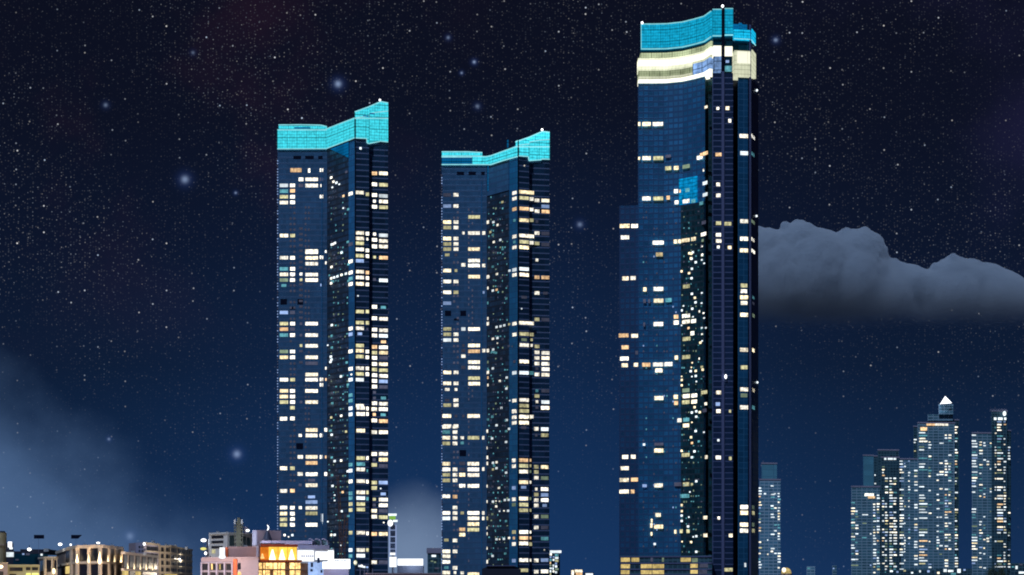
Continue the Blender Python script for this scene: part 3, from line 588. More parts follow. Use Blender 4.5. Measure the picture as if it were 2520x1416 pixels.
# podium
t = thing('podium_building', 1640, 960, 'low podium with gold-lit storeys at the foot of the tallest tower', 'building')
pd = Wall([(1526, 962), (1700, 960), (1752, 950)])
part(t, 'wall', lambda b: body(b, pd, 1526, 1752, zz(1368, 961), M['residark'], back=12, inset=4))
def pslabs(b):
    for py in (1370, 1386, 1401, 1414.5): pd.band(b, 1526, 1752, zz(py+1, 961)-.35, zz(py-.6, 961)+.1, M['fin'], .5, 1)
part(t, 'floor_slab', pslabs)
for l, r, y, m in [(1528, 1550, 1378, 'podium'), (1554, 1573, 1378, 'podium'), (1601, 1607, 1378, 'D'), (1629, 1634, 1378, 'G'), (1675, 1700, 1378, 'podium'), (1703, 1717, 1379, 'G'), (1528, 1550, 1394, 'podium'), (1577, 1604, 1394, 'podium'), (1605.5, 1634, 1394, 'podium'), (1695, 1717, 1393, 'podium'), (1722, 1742, 1392, 'D'), (1528, 1549, 1408.5, 'podium'), (1577, 1604, 1408.5, 'podium'), (1605.5, 1634, 1408.5, 'podium'), (1695, 1717, 1407, 'podium'), (1720, 1740, 1408, 'D')]:
    part(t, 'lit_window', lambda b: pd.rect(b, l, r, y-5, y+5, M[m] if m in M else WM[m], .15))

# ------------------------------------------------------------------ apartment towers farther off
def apart(label, segs, Y, cols_, dens, seed, mats=None, extra=None, hh=3.0, group='distant apartment towers'):
    """segs: (px0, px1, top py, dY, material)"""
    rnd = random.Random(seed); l = min(s_[0] for s_ in segs); r = max(s_[1] for s_ in segs)
    t = thing('apartment_tower', (l+r)/2, Y, label, 'apartment tower', group)
    ws = []
    for a, c, top, dY, m in segs:
        w_ = Wall([(a, Y+dY), (c, Y+dY+2)]); ws.append(w_)
        part(t, 'wing', lambda b: (body(b, w_, a, c, zz(top, Y+dY), M[m], back=22, inset=1), w_.band(b, a-.4, c+.4, zz(top, Y+dY)-.5, zz(top, Y+dY)+.9, M['lav'], .4, 1)))
    rects = []
    for a, c, y0, y1, wi, d in cols_:
        y = y0
        while y < y1:
            if rnd.random() < d*dens*1.1:
                code = rnd.choices('WPYCOBG', [26, 44, 3, 10, 3, 6, 8])[0]
                ww = rnd.choice([1, 1, .75, .6]); h_ = hh*rnd.uniform(.75, 1.1)
                rects.append((a, a+(c-a)*ww, y, y+h_, code, wi))
            y += 7.0
    byw = {}
    for q in rects: byw.setdefault(q[5], []).append(q[:5])
    for wi, q in byw.items(): windows(t, ws[wi], q, 40)
    if extra: extra(t, ws)
    return t
apart('slim pale apartment tower partly hidden behind the right edge of the tallest tower', [(1869, 1921, 1181, 0, 'resi2'), (1874, 1912, 1141, 8, 'resiplain')], 1300,
      [(1867.5, 1874.5, 1200, 1400, 0, .72), (1880, 1885, 1200, 1400, 0, .08), (1888, 1891, 1300, 1400, 0, .15), (1897, 1906, 1195, 1360, 0, .3), (1905, 1911, 1200, 1380, 0, .2), (1914, 1921, 1200, 1400, 0, .62)], 1, 3)
apart('lowest left block of the far cluster with an orange light on its stepped roof', [(2095, 2166, 1198, 0, 'resi')], 1500,
      [(2095, 2104, 1236, 1400, 0, .6), (2105, 2112, 1250, 1400, 0, .32), (2122, 2136, 1245, 1350, 0, .3), (2141, 2146, 1250, 1410, 0, .2), (2149, 2156, 1240, 1410, 0, .72), (2158, 2165, 1218, 1410, 0, .62)], 1, 5,
      extra=lambda t, ws: (part(t, 'roof_light', lambda b: ws[0].rect(b, 2128, 2150, 1215, 1221, WM['W'], .4)), part(t, 'roof_light', lambda b: ws[0].rect(b, 2136, 2153, 1221.5, 1227, WM['O'], .5))))
apart('tall blank-sided block rising behind the lowest left block of the far cluster', [(2124, 2150, 1121, 30, 'resiplain'), (2150, 2172, 1123, 28, 'residark')], 1500, [(2152, 2156, 1140, 1200, 1, .1)], 1, 6)
apart('dark narrow tower second in the far cluster with a jagged roof frame', [(2168, 2214, 1126, -4, 'residark'), (2160, 2212, 1108, 12, 'residark')], 1500,
      [(2171, 2177, 1148, 1400, 0, .35), (2178, 2185, 1176, 1410, 0, .7), (2189, 2198, 1176, 1412, 0, .82), (2199, 2207, 1176, 1412, 0, .66)], 1, 8,
      extra=lambda t, ws: part(t, 'lit_window', lambda b: [ws[0].rect(b, a, c, 1126, 1132, WM['P'], .3) for a, c in ((2176, 2181), (2185, 2197), (2199, 2205))]))
apart('wide mid-height block between the dark tower and the peaked tower', [(2213, 2258, 1130, 3, 'resi')], 1500,
      [(2214, 2224, 1134, 1410, 0, .62), (2225, 2229, 1140, 1400, 0, .25), (2235, 2240, 1134, 1400, 0, .35), (2250, 2262, 1150, 1400, 0, .4), (2259, 2263, 1150, 1410, 0, .4)], 1, 12)
def peak(t, ws):
    def cone(b):
        x, y = pl(2326, 1500); z0, z1 = zz(1012, 1500), zz(975, 1500)
        P = [(-5.5, -4, z0+7), (4.5, -4, z0+7.6), (8, 3, z0+9), (-5, 3, z0+7)]; A = (x+0, y, z1)
        for i in range(4):
            p, q = P[i], P[(i+1) % 4]; b.face([(x+p[0], y+p[1], p[2]), (x+q[0], y+q[1], q[2]), A], M['signw'])
        b.face([(x+p[0], y+p[1], p[2]) for p in reversed(P)], M['lav'])
    part(t, 'lit_roof_peak', cone)
    part(t, 'roof_step', lambda b: (body(b, Wall([(2283, 1504), (2345, 1504)]), 2283, 2345, zz(1020, 1504), M['resi'], back=14, z0=zz(1036, 1504), inset=1), body(b, Wall([(2310, 1501), (2346, 1501)]), 2310, 2346, zz(995, 1501), M['resi'], back=14, z0=zz(1021, 1501), inset=1)))
    part(t, 'eave_light', lambda b: ws[0].rect(b, 2280, 2300, 1043, 1048, WM['O'], .6)); part(t, 'eave_light', lambda b: ws[0].rect(b, 2301, 2333, 1043, 1048, WM['W'], .6))
    part(t, 'lit_window', lambda b: ws[0].rect(b, 2265, 2281, 1052, 1060, WM['O'], .6))
    p = pl(2326, 1470); l_ = bpy.data.lights.new('roof_floodlight', 'SPOT'); l_.energy = 14000; l_.spot_size = R(70); l_.color = (.7, .8, 1); l_.shadow_soft_size = 1
    lo = bpy.data.objects.new('roof_floodlight', l_); C.objects.link(lo); lo.parent = t; lo.location = (p[0]-t['_o'][0], p[1]-t['_o'][1]-2, zz(1005, 1470)); lo.rotation_euler = (R(120), 0, 0)
apart('tall tower with a brightly lit white pointed roof, highest of the far cluster', [(2258, 2350, 1041, 0, 'resi'), (2248, 2262, 1050, 8, 'residark'), (2346, 2360, 1034, 6, 'residark')], 1500,
      [(2262, 2282, 1064, 1410, 0, .55), (2285, 2292, 1080, 1410, 0, .25), (2305, 2312, 1090, 1400, 0, .2), (2312, 2322, 1090, 1400, 0, .22), (2325, 2333, 1070, 1410, 0, .66), (2334, 2341, 1070, 1410, 0, .45), (2349, 2357, 1050, 1400, 2, .6), (2249, 2256, 1060, 1200, 1, .5)], 1, 21, extra=peak)
apart('rightmost far pair of joined towers, standing apart beside the dark tree', [(2392, 2442, 1066, 0, 'resi'), (2440, 2479, 1012, -3, 'residark'), (2478, 2488, 1060, 2, 'residark')], 1500,
      [(2392, 2405, 1070, 1400, 0, .62), (2410, 2418, 1080, 1400, 0, .38), (2420, 2426, 1075, 1400, 0, .22), (2428, 2434, 1100, 1380, 0, .2), (2436, 2441, 1090, 1380, 0, .25), (2448, 2452, 1030, 1400, 1, .3), (2454, 2468, 1030, 1400, 1, .62), (2470, 2476, 1030, 1400, 1, .5), (2481, 2486, 1100, 1400, 1, .3)], 1, 33,
      extra=lambda t, ws: (part(t, 'roof_lamp', lambda b: b.ball((*pl(2472, 1494), zz(1018, 1494)), 1.9, 1.5, 2.6, WM['P'], 8, 5)), part(t, 'lit_window', lambda b: [ws[1].rect(b, a, c, 1028, 1034, WM['P'], .3) for a, c in ((2446, 2452), (2456, 2467), (2471, 2476))]), part(t, 'roof_frame', lambda b: [b.tube((*pl(x, 1497), zz(1013, 1497)), (*pl(x, 1497), zz(1007, 1497)), .25, M['lav'], 5) for x in (2437, 2447, 2457, 2467, 2477)]+[b.tube((*pl(2437, 1497), zz(1008, 1497)), (*pl(2477, 1497), zz(1008, 1497)), .25, M['lav'], 5)])))
apart('slender pale lit slab just right of the foot of the middle tower', [(1352, 1378, 1358, 0, 'resi2')], 1150, [(1353, 1358, 1362, 1412, 0, .9), (1360, 1364, 1362, 1412, 0, .6), (1366, 1374, 1364, 1412, 0, .95)], 1, 41, hh=5,
      extra=lambda t, ws: part(t, 'parapet_light', lambda b: ws[0].band(b, 1353, 1381, zz(1361, 1150), zz(1355, 1150), WM['P'], .5, 1)), group='small buildings at the tower feet')

# ------------------------------------------------------------------ small buildings on the skyline
def small(label, px0, px1, top, Y, m, wins, name='small_building', cat='building', group='small buildings at the tower feet', roof=None):
    t = thing(name, (px0+px1)/2, Y, label, cat, group); w_ = Wall([(px0, Y), (px1, Y+1)])
    part(t, 'wall', lambda b: body(b, w_, px0, px1, zz(top, Y), M[m], back=10, inset=.5))
    if roof: part(t, 'roof', lambda b: w_.band(b, px0-1, px1+1, zz(top, Y), zz(top-roof, Y), M['lav'], .6, 6))
    for l, r, y0, y1, c in wins: part(t, 'lit_window', lambda b: w_.rect(b, l, r, y0, y1, M[c] if c in M else WM[c], .15))
    return t
small('white glowing box-shaped building right of the slender pale slab', 1405, 1434, 1402, 1100, 'stone', [(1406, 1412, 1404, 1416, 'W'), (1414.5, 1433, 1402.5, 1409, 'W'), (1417, 1433, 1410, 1416, 'O')])
small('low lit roof next to the white glowing box-shaped building', 1437, 1461, 1410, 1110, 'stone', [(1441, 1459, 1411.5, 1416, 'P')])
small('tiny pale-blue block in the gap right of the tallest tower', 1985, 2006, 1394, 1500, 'resi2', [(1987, 1993, 1397, 1401, 'C')])
small('fainter tiny block, nearer the far cluster', 2048, 2059, 1392, 1600, 'resi', [(2050, 2053, 1398, 1401, 'B')])
small('low dim row of houses in front of the peaked tower', 2180, 2300, 1402, 1300, 'residark', [(2190, 2197, 1404, 1408, 'P'), (2206, 2211, 1406, 1410, 'B'), (2223, 2229, 1403, 1407, 'Y'), (2242, 2247, 1408, 1412, 'P'), (2262, 2266, 1398+6, 1409, 'P'), (2282, 2288, 1404, 1409, 'B')])
small('low building in front of the tower with the pointed roof, several bright lights', 2302, 2392, 1400, 1290, 'residark', [(2322, 2330, 1401, 1408, 'P'), (2333, 2346, 1403, 1408, 'P'), (2356, 2364, 1400.5, 1410, 'P'), (2371, 2376, 1401, 1405, 'B'), (2340, 2352, 1410, 1415, 'C'), (2306, 2312, 1408, 1413, 'W')])
small('low house with a bright white strip at the far right edge', 2486, 2522, 1386, 1100, 'residark', [(2507, 2522, 1407, 1412, 'P'), (2499, 2504, 1393, 1401, 'P'), (2490, 2496, 1394, 1397, 'C'), (2508, 2516, 1388, 1392, 'D')])
small('dark building with a glowing white top against the left foot of the middle tower', 1052, 1086, 1362, 900, 'residark', [(1061, 1084, 1349, 1362, 'W'), (1062, 1073, 1366, 1371, 'P'), (1060, 1066, 1380, 1383, 'G'), (1068, 1073, 1382, 1386, 'G'), (1070, 1080, 1397, 1401, 'D')], roof=13)
t = thing('domed_pavilion', 1935, 1000, 'small warm-lit round pavilion at the foot of the slim pale tower', 'pavilion')
def dome(b): p = pl(1935, 1000); b.ball((p[0], p[1], zz(1412, 1000)), 3.6, 3.6, 4.2, M['podium'], 14, 6, bot=0)
part(t, 'dome', dome); part(t, 'wall', lambda b: b.tube((*pl(1935, 1000), 0), (*pl(1935, 1000), zz(1411.6, 1000)), 3.9, M['stone'], 14))
part(t, 'lit_window', lambda b: b.ball((pl(1929, 996)[0], 995.6, zz(1403, 996)), 1.5, 1, 1.7, WM['W'], 8, 5))

# dark curved roof and mauve roof in front of the middle tower
t = thing('low_hall', 1240, 700, 'dark low hall with a gently curved roof before the middle tower', 'hall')
def curved(b):
    pts = [(1186, 1401), (1200, 1394), (1225, 1391.5), (1250, 1391), (1268, 1394), (1282, 1402)]
    for (l, a), (r, c) in zip(pts, pts[1:]):
        P, Q = pl(l, 700), pl(r, 700); b.prism([P, Q, (Q[0], 730), (P[0], 730)], 0, 0, M['roofm'], zt=[zz(a, 700), zz(c, 700), zz(c, 700), zz(a, 700)])
part(t, 'roof', curved); part(t, 'eave', lambda b: Wall([(1196, 699), (1272, 699)]).band(b, 1196, 1272, zz(1393.2, 699), zz(1391.6, 699), M['fin'], 0, .5))
t = thing('flat_roofed_building', 985, 420, 'long building with a mauve flat roof along the bottom between the towers', 'building')
mr = Wall([(905, 420), (1084, 424)])
part(t, 'wall', lambda b: body(b, mr, 905, 1084, zz(1414, 421), M['mauve'], back=12)); part(t, 'roof', lambda b: mr.band(b, 903, 1086, zz(1414, 421)+.02, zz(1410.6, 421), M['mauve'], .6, 14))
for k_, px in enumerate((886.5, 897, 904.5, 917)):
    b = MB(); p = pl(px, 500); b.tube((p[0], p[1], 0), (p[0], p[1], zz(1399 + (k_ % 2)*2, 500)), .16, M['lav'], 8); b.tube((p[0], p[1], zz(1399+(k_ % 2)*2, 500)), (p[0], p[1], zz(1398+(k_ % 2)*2, 500)), .3, M['lav'], 8)
    tag(b.build('flagpole'), 'thin pale pole right of the white illuminated sign, %s' % ('leftmost of four', 'second from the left', 'third from the left', 'rightmost of four')[k_], 'pole', 'thin poles beside the lit sign')

# ------------------------------------------------------------------ vertical pylon sign and floodlit bar
t = thing('pylon_sign', 966, 600, 'tall slim pylon with green and white top, dark characters stacked down it', 'sign'); Yp = 600
pw = Wall([(950, Yp), (985, Yp)])
part(t, 'frame', lambda b: ([pw.rect(b, l, l+2.6, 1292, 1372, M['pylonf'], .3, .8) for l in (957.6, 973)], [pw.rect(b, 959, 974, y, y+2, M['pylonf'], .3, .8) for y in (1304, 1320, 1335.5, 1350.5)], pw.rect(b, 960.4, 972.8, 1293, 1360, M['dark'], -.2, .6)))
def letters(b):
    def bar(x0, y0, x1, y1, wd=1.4):
        p, q = pl(x0, Yp-.5), pl(x1, Yp-.5); b.tube((p[0], Yp-.5, zz(y0, Yp)), (q[0], Yp-.5, zz(y1, Yp)), wd*Yp/F/1.6, M['pylonp'], 5)
    bar(962.6, 1303, 966.8, 1297); bar(966.8, 1297, 971, 1303); bar(964, 1301.5, 970, 1301.5)
    bar(963.5, 1318, 963.5, 1310); bar(963.5, 1309, 970.5, 1309)
    for y in (1324, 1339.5): bar(963, y, 971, y); bar(963, y+4.5, 971, y+4.5); bar(963, y+9, 971, y+9); bar(963, y, 963, y+9); bar(971, y, 971, y+9)
    bar(963, 1355, 971, 1355); bar(963, 1357.6, 971, 1357.6)
part(t, 'lettering', letters)
part(t, 'sign_cap', lambda b: (pw.rect(b, 956, 976, 1264.5, 1270, WM['P'], .4), pw.rect(b, 967, 978.5, 1280, 1285, WM['P'], .6)))
part(t, 'sign_face', lambda b: pw.rect(b, 958, 973.5, 1270.2, 1279, M['lampg'], .3))
part(t, 'floodlight', lambda b: b.ball((pl(961, Yp)[0], Yp-1, zz(1288, Yp)), 1.15, .9, 1.4, M['signw'], 10, 6))
part(t, 'light_box', lambda b: (pw.rect(b, 960, 973, 1360.5, 1366.5, M['signw'], .5), pw.rect(b, 958.5, 976, 1371, 1396, M['signw'], .5)))
part(t, 'post', lambda b: b.tube((pl(967, Yp)[0], Yp+.6, 0), (pl(967, Yp)[0], Yp+.6, zz(1266, Yp)), .5, M['dark'], 8))
t = thing('floodlit_billboard', 1009, 600, 'wide blazing white light panel between the left and middle towers', 'light panel'); lw = Wall([(975, 600), (1045, 600)])
part(t, 'light_panel', lambda b: lw.rect(b, 978.5, 1041, 1375.5, 1392, M['signw'], .2, .5))
part(t, 'frame', lambda b: (lw.rect(b, 977.5, 1042, 1392.2, 1416, M['dark'], .1, 4),))
part(t, 'post', lambda b: [b.tube((pl(x, 601)[0], 601.5, 0), (pl(x, 601)[0], 601.5, zz(1392, 601)), .3, M['dark'], 6) for x in (982, 1037)])
def plight(parent, px, Y, py, e, col, r=.4, name='lamp_or_fill_light'):  # point light; serves visible lamps and added fills without a fixture
    l_ = bpy.data.lights.new(name, 'POINT'); l_.energy = e; l_.color = col; l_.shadow_soft_size = r
    lo = bpy.data.objects.new(name, l_); C.objects.link(lo); p = pl(px, Y)
    q = parent['_o'] if parent else (0, 0, 0); lo.parent = parent; lo.location = (p[0]-q[0], p[1]-q[1], zz(py, Y)-q[2]); return lo
plight(t, 1009, 590, 1384, 9000, (.75, .85, 1), 2)

# ------------------------------------------------------------------ left foreground blocks
Yf = 420.0
def lamp_thing(label, px, py, Y, rx, rz, mat, e=0, col=(1, 1, 1), post=None, group='rooftop lamps'):
    t = thing('roof_lamp', px, Y, label, 'lamp', group, z=zz(py, Y)-1.2)
    part(t, 'lamp_head', lambda b: b.ball((pl(px, Y)[0], Y, zz(py, Y)), rx*Y/F, .35, rz*Y/F, M[mat], 12, 7))
    part(t, 'pole', lambda b: b.tube((pl(px, Y)[0], Y+.2, zz(post or py+12, Y)), (pl(px, Y)[0], Y+.2, zz(py, Y)), .06, M['dark'], 6))
    if e: plight(t, px, Y-2.0, py, e, col)
    return t
# beige colonnaded building
t = thing('colonnaded_building', 260, Yf, 'beige building with tall pilasters each lit from its foot, at the left', 'building')
mw_ = Wall([(140, 474), (176, 416), (192, 406), (249, 400), (300, 421), (301, 400), (386, 451)])
zA, zB = zz(1341, 400), zz(1358, 400)
part(t, 'wall', lambda b: (body(b, mw_, 140, 300, zA-.2, M['brown'], back=30, inset=-1), body(b, mw_, 302, 386, zB-.2, M['brown'], back=20, inset=2)))
part(t, 'parapet', lambda b: (mw_.band(b, 140, 300, zA-.9, zA, M['stone'], .5, 1.2), mw_.band(b, 302, 386, zB-.7, zB, M['stone'], .5, 1.2)))
zf = zz(1384, 400); zf2 = zz(1402, 400)
part(t, 'floor_slab', lambda b: (mw_.band(b, 140, 300, zf-.35, zf+.3, M['stone'], .5, .8), mw_.band(b, 302, 386, zf2-.3, zf2+.3, M['stone'], .5, .8)))
def pane(px0, px1, py0, py1, m='pane'): part(t, 'window', lambda b: mw_.rect(b, px0, px1, py0, py1, M[m] if m in M else WM[m], .12, .3))
for a, c in ((197, 217), (225, 244), (252, 264), (270, 280), (286, 296)): pane(a, c, 1350, 1380); pane(a, c, 1390, 1420)
for a, c in ((304, 312), (318, 328), (334, 343), (349, 358), (364, 373), (378, 385)): pane(a, c, 1366+(a-304)*.12, 1397+(a-304)*.06)
pane(163, 173, 1356, 1384); pane(162, 175, 1394, 1412, 'podium'); pane(302, 314, 1405, 1417, 'podium'); pane(333, 345, 1406, 1417, 'podium'); pane(318, 330, 1406, 1417); pane(349, 384, 1408, 1417)
for px, y0, y1 in [(178, 1347, 1384), (192.5, 1346, 1384), (221, 1345, 1384), (248, 1342, 1384), (267, 1348, 1385), (283, 1349, 1386), (299, 1351, 1386), (315, 1362, 1400), (331, 1364, 1401), (346, 1366, 1402), (361, 1368, 1403), (376, 1370, 1404)]:
    wide = 2.6 if px in (192.5, 221, 248) else 1.9
    part(t, 'pilaster', lambda b: mw_.rect(b, px-wide, px+wide, y0, 1418, M['stone'], .55, .6))
    if px == 178: continue
    ly = y1-3.5
    def lampb(b):
        p = mw_.at(px); k = .62 if px == 248 else .45
        z = zz(ly, p[1]-1.0); b.ball((p[0], p[1]-1.1, z), k*.9, k*.6, k*1.5, M['lampwarm'], 10, 6); b.tube((p[0], p[1]-1.1, z+k), (p[0], p[1]-1.0, z+k*4.2), k*.62, M['lampwarm'], 8, .05)  # tapered tube is the beam's glow, built as a bright solid
    part(t, 'uplight', lampb)
    p = mw_.at(px); l_ = bpy.data.lights.new('uplight_beam', 'SPOT'); l_.energy = 5000 if px == 248 else 2700; l_.color = (1, .66, .32); l_.spot_size = R(75); l_.spot_blend = .8; l_.shadow_soft_size = .15
    lo = bpy.data.objects.new('uplight_beam', l_); C.objects.link(lo); lo.parent = t; lo.location = (p[0]-t['_o'][0], p[1]-1.7-t['_o'][1], zz(ly+1, p[1])); lo.rotation_euler = (R(168), 0, 0)
lamp_thing('white rooftop lamp at the left corner of the colonnaded building', 148, 1340, 440, 5, 3.3, 'lampw', 500, (.9, .95, 1), 1352)
lamp_thing('small rooftop lamp right of the white corner lamp', 174, 1341, 425, 2.4, 2.8, 'lampw', 0, post=1347)
lamp_thing('oval rooftop lamp above the brightest pilaster', 241.5, 1336.5, 404, 4.6, 2.2, 'lampw', 300, (.9, .95, 1), 1342)
# building with lit corner left of it
t = thing('corner_building', 118, 430, 'small pale building with one lit pilaster left of the colonnade', 'building')
cw = Wall([(97, 440), (112, 428), (141, 426)])
part(t, 'wall', lambda b: body(b, cw, 97, 141, zz(1371, 428), M['stone2'], back=14, inset=1)); part(t, 'parapet', lambda b: cw.band(b, 96.5, 140, zz(1374.5, 428), zz(1370.3, 428), M['stone'], .4, .8))
part(t, 'window', lambda b: cw.rect(b, 115.5, 127.5, 1379, 1408, M['pane'])); part(t, 'window', lambda b: cw.rect(b, 100, 108, 1380, 1405, M['glassbox'])); part(t, 'window', lambda b: cw.rect(b, 134.5, 139, 1379, 1400, M['pane']))
part(t, 'pilaster', lambda b: cw.rect(b, 129, 133.5, 1375, 1417, M['stone'], .5, .6)); part(t, 'pilaster', lambda b: cw.rect(b, 109.5, 113, 1375, 1417, M['stone'], .4, .6))
part(t, 'uplight', lambda b: b.ball((pl(131, 424)[0], 424.5, zz(1406, 424)), .5, .4, .9, M['lampwarm'], 10, 6)); plight(t, 131, 423, 1408, 260, (1, .66, .32)); plight(t, 101, 423, 1414, 220, (1, .7, .5))
# yellow framed arcade
t = thing('yellow_framed_building', 58, 425, 'low building with yellow-lit window frames under the dark hall', 'building'); yw = Wall([(19, 425), (97, 427)])
part(t, 'wall', lambda b: (body(b, yw, 19, 97, zz(1390.5, 426), M['yel'], back=10, inset=1), yw.band(b, 19, 97, zz(1394, 426), zz(1389.8, 426), M['yel'], .4, 1)))
for a, c, y0, y1, m in ((24, 56, 1397, 1406, 'pane'), (64, 75, 1396.5, 1404, 'pane'), (79, 94, 1396.5, 1404, 'pane'), (24, 40, 1413, 1417, 'pane'), (64, 76, 1410.5, 1417, 'lampy'), (79, 95, 1410.5, 1417, 'lampy')): part(t, 'window', lambda b: yw.rect(b, a, c, y0, y1, M[m], .2, .3))
plight(t, 50, 420, 1412, 240, (1, .9, .35)); plight(t, 88, 420, 1409, 240, (1, .9, .35))
# dark hall behind
t = thing('dark_hall', 80, 520, 'dark-roofed hall behind the yellow framed building, small lit cupola on top', 'building'); dw = Wall([(18, 520), (122, 522)])
part(t, 'wall', lambda b: body(b, dw, 18, 118, zz(1363, 520), M['teal'], back=20, inset=2)); part(t, 'roof', lambda b: (dw.band(b, 50, 122, zz(1363, 520)-.2, zz(1352, 520), M['roofm'], 0, 14), dw.band(b, 33, 50, zz(1366, 520)-.2, zz(1357, 520), M['roofm'], -.1, 12)))
part(t, 'cupola', lambda b: (b.ball((pl(72, 518)[0], 518, zz(1352.5, 518)), .75, .7, .55, M['lampw'], 10, 5), b.tube((pl(72, 518.6)[0], 518.6, zz(1351, 518)), (pl(72, 518.6)[0], 518.6, zz(1341, 518)), .25, M['dark'], 6, .05)))
part(t, 'roof_box', lambda b: dw.rect(b, 108, 120, 1350.5, 1358, M['white'], .5, 2))
for a, c, y0, y1, m in ((55, 60, 1362, 1366, 'B'), (100, 105, 1363, 1368, 'P'), (38, 46, 1376, 1380, 'D'), (64, 73, 1362, 1367, 'D')): part(t, 'lit_window', lambda b: dw.rect(b, a, c, y0, y1, WM[m], .3, .4))
# round corner turret at the edge
t = thing('round_turret', 2, 460, 'round yellow-brown turret with a dark cap cut off by the left edge', 'turret')
part(t, 'wall', lambda b: b.tube((*pl(0, 460), 0), (*pl(0, 460), zz(1312, 460)), 2.05, M['yel'], 20)); part(t, 'roof', lambda b: b.tube((*pl(0, 460), zz(1312, 460)), (*pl(0, 460), zz(1307.5, 460)), 1.9, M['dark'], 20, 1.5))
part(t, 'ledge', lambda b: b.tube((*pl(0, 460), zz(1343, 460)), (*pl(0, 460), zz(1340, 460)), 2.5, M['stone2'], 20)); plight(t, 4, 450, 1328, 90, (1, .85, .3)); plight(t, 2, 450, 1350, 160, (1, .8, .85))
t = thing('lit_bay', 24, 450, 'bright white lit bay window right of the round turret', 'building'); bw = Wall([(15, 450), (34, 450)])
part(t, 'wall', lambda b: (body(b, bw, 16, 33, zz(1337, 450), M['dark'], back=6, inset=1))); part(t, 'lit_window', lambda b: bw.rect(b, 20.5, 29, 1334, 1347, M['lampw'], .3)); part(t, 'lit_window', lambda b: bw.rect(b, 24, 31, 1347.5, 1352, WM['P'], .3)); part(t, 'lit_window', lambda b: bw.rect(b, 16.5, 33.5, 1359.5, 1371, WM['P'], .3))
part(t, 'ledge', lambda b: bw.rect(b, 16, 33, 1353, 1358.5, M['dark'], .6, 1))
t = thing('pink_building', 8, 420, 'pinkish building with a warm lamp in the bottom left corner', 'building'); kw = Wall([(-6, 420), (19, 422)])
part(t, 'wall', lambda b: body(b, kw, -6, 19, zz(1386, 420), M['mauve'], back=10, inset=1)); part(t, 'wall_lamp', lambda b: b.ball((pl(2, 418)[0], 418, zz(1395, 418)), .7, .5, .5, M['lampwarm'], 10, 6)); part(t, 'window', lambda b: kw.rect(b, -2, 8, 1407, 1417, M['pane'])); part(t, 'parapet', lambda b: kw.band(b, -6, 19, zz(1387, 420), zz(1384.5, 420), M['stone'], .3, .8)); plight(t, 6, 415, 1398, 250, (1, .7, .5))
for k_, (px, py, pts) in enumerate([(95, 1321, [(83.5, 1316.8), (108, 1316.8), (108, 1326), (83.5, 1326)]), (187, 1321, [(175, 1316.8), (201.5, 1316.8), (192, 1326), (175, 1326)])]):
    t = thing('roof_sign_panel', px, 520, ('dark rectangular panel against the sky above the dark hall', 'dark slant-ended panel against the sky above the colonnaded building')[k_], 'sign panel', 'dark panels high above the roofs')
    def pn(b):
        P = [(*pl(x, 520), zz(y, 520)) for x, y in pts]; b.face(P, M['black']); b.face([(p[0], p[1]+.3, p[2]) for p in reversed(P)], M['black'])
        for i in range(4): p, q = P[i], P[(i+1) % 4]; b.face([p, q, (q[0], q[1]+.3, q[2]), (p[0], p[1]+.3, p[2])], M['black'])
    part(t, 'panel', pn); part(t, 'mast', lambda b: b.tube((pl(px, 520.2)[0], 520.2, 0), (pl(px, 520.2)[0], 520.2, zz(1325, 520)), .05, M['fin'], 6))
# hotel block with balconies
t = thing('hotel_block', 400, 440, 'beige hotel wing with stacked balconies, roof dropping to the right', 'hotel')
hw = Wall([(334, 477), (353, 472), (390, 489), (418, 496), (438, 510), (473, 541)])
part(t, 'wall', lambda b: (body(b, hw, 334, 390, zz(1335, 472), M['lav'], back=18, inset=2), body(b, hw, 390, 473, zz(1344, 496), M['stone2'], back=14, inset=3)))
ew = Wall([(317, 503), (334, 496)]); part(t, 'end_wall', lambda b: body(b, ew, 317, 336, zz(1337, 500), M['mauve'], back=14, inset=1))
part(t, 'parapet', lambda b: (hw.band(b, 353, 390, zz(1339.5, 472), zz(1334.5, 472), M['stone'], .5, .8), hw.band(b, 390, 418, zz(1347, 493), zz(1343, 493), M['stone'], .5, .8), hw.band(b, 418, 434, zz(1348, 501), zz(1342.5, 501), M['stone'], .6, .8), hw.band(b, 434, 473, zz(1351.5, 517), zz(1348, 517), M['stone'], .5, .8)))
def slabs(b):
    for py in (1358, 1374.5, 1391, 1408): z = zz(py, 482); hw.band(b, 354 if py < 1365 else 388, 473, z-.25, z+.2, M['stone'], .9, 1.1)
part(t, 'balcony_slab', slabs)
for r_ in range(5):
    y = 1343.5+r_*16.4
    for a, c in ((361, 369), (370.5, 379), (380.5, 388), (392.5, 402), (404.5, 414), (416.5, 424.5), (426, 434), (438, 446), (447, 455), (457.5, 464), (465.5, 472)):
        if r_ > 1 and a < 388: continue
        sl = (a-360)*.085
        part(t, 'window', lambda b: hw.rect(b, a, c, y+sl+1.5, y+sl+12, M['pane'], .12, .3))
part(t, 'fin', lambda b: [hw.rect(b, x, x+1.6, 1346+(x-390)*.1, 1418, M['stone'], .6, .7) for x in (391, 403, 415, 435, 456)])
part(t, 'window', lambda b: [hw.rect(b, a, a+3.5, y, y+5, M['pane'], .15, .3) for a in (342, 349) for y in (1344, 1354)])
part(t, 'lit_window', lambda b: hw.rect(b, 449, 471, 1371, 1382, WM['W'], 1.0, .4)); part(t, 'lit_window', lambda b: hw.rect(b, 437, 443, 1384, 1397, WM['W'], 1.0, .4)); part(t, 'lit_window', lambda b: hw.rect(b, 402, 430, 1413, 1417, M['podium'], 1.0, .4)); part(t, 'lit_window', lambda b: hw.rect(b, 438, 446, 1403, 1412, WM['Y'], 1.0, .4))
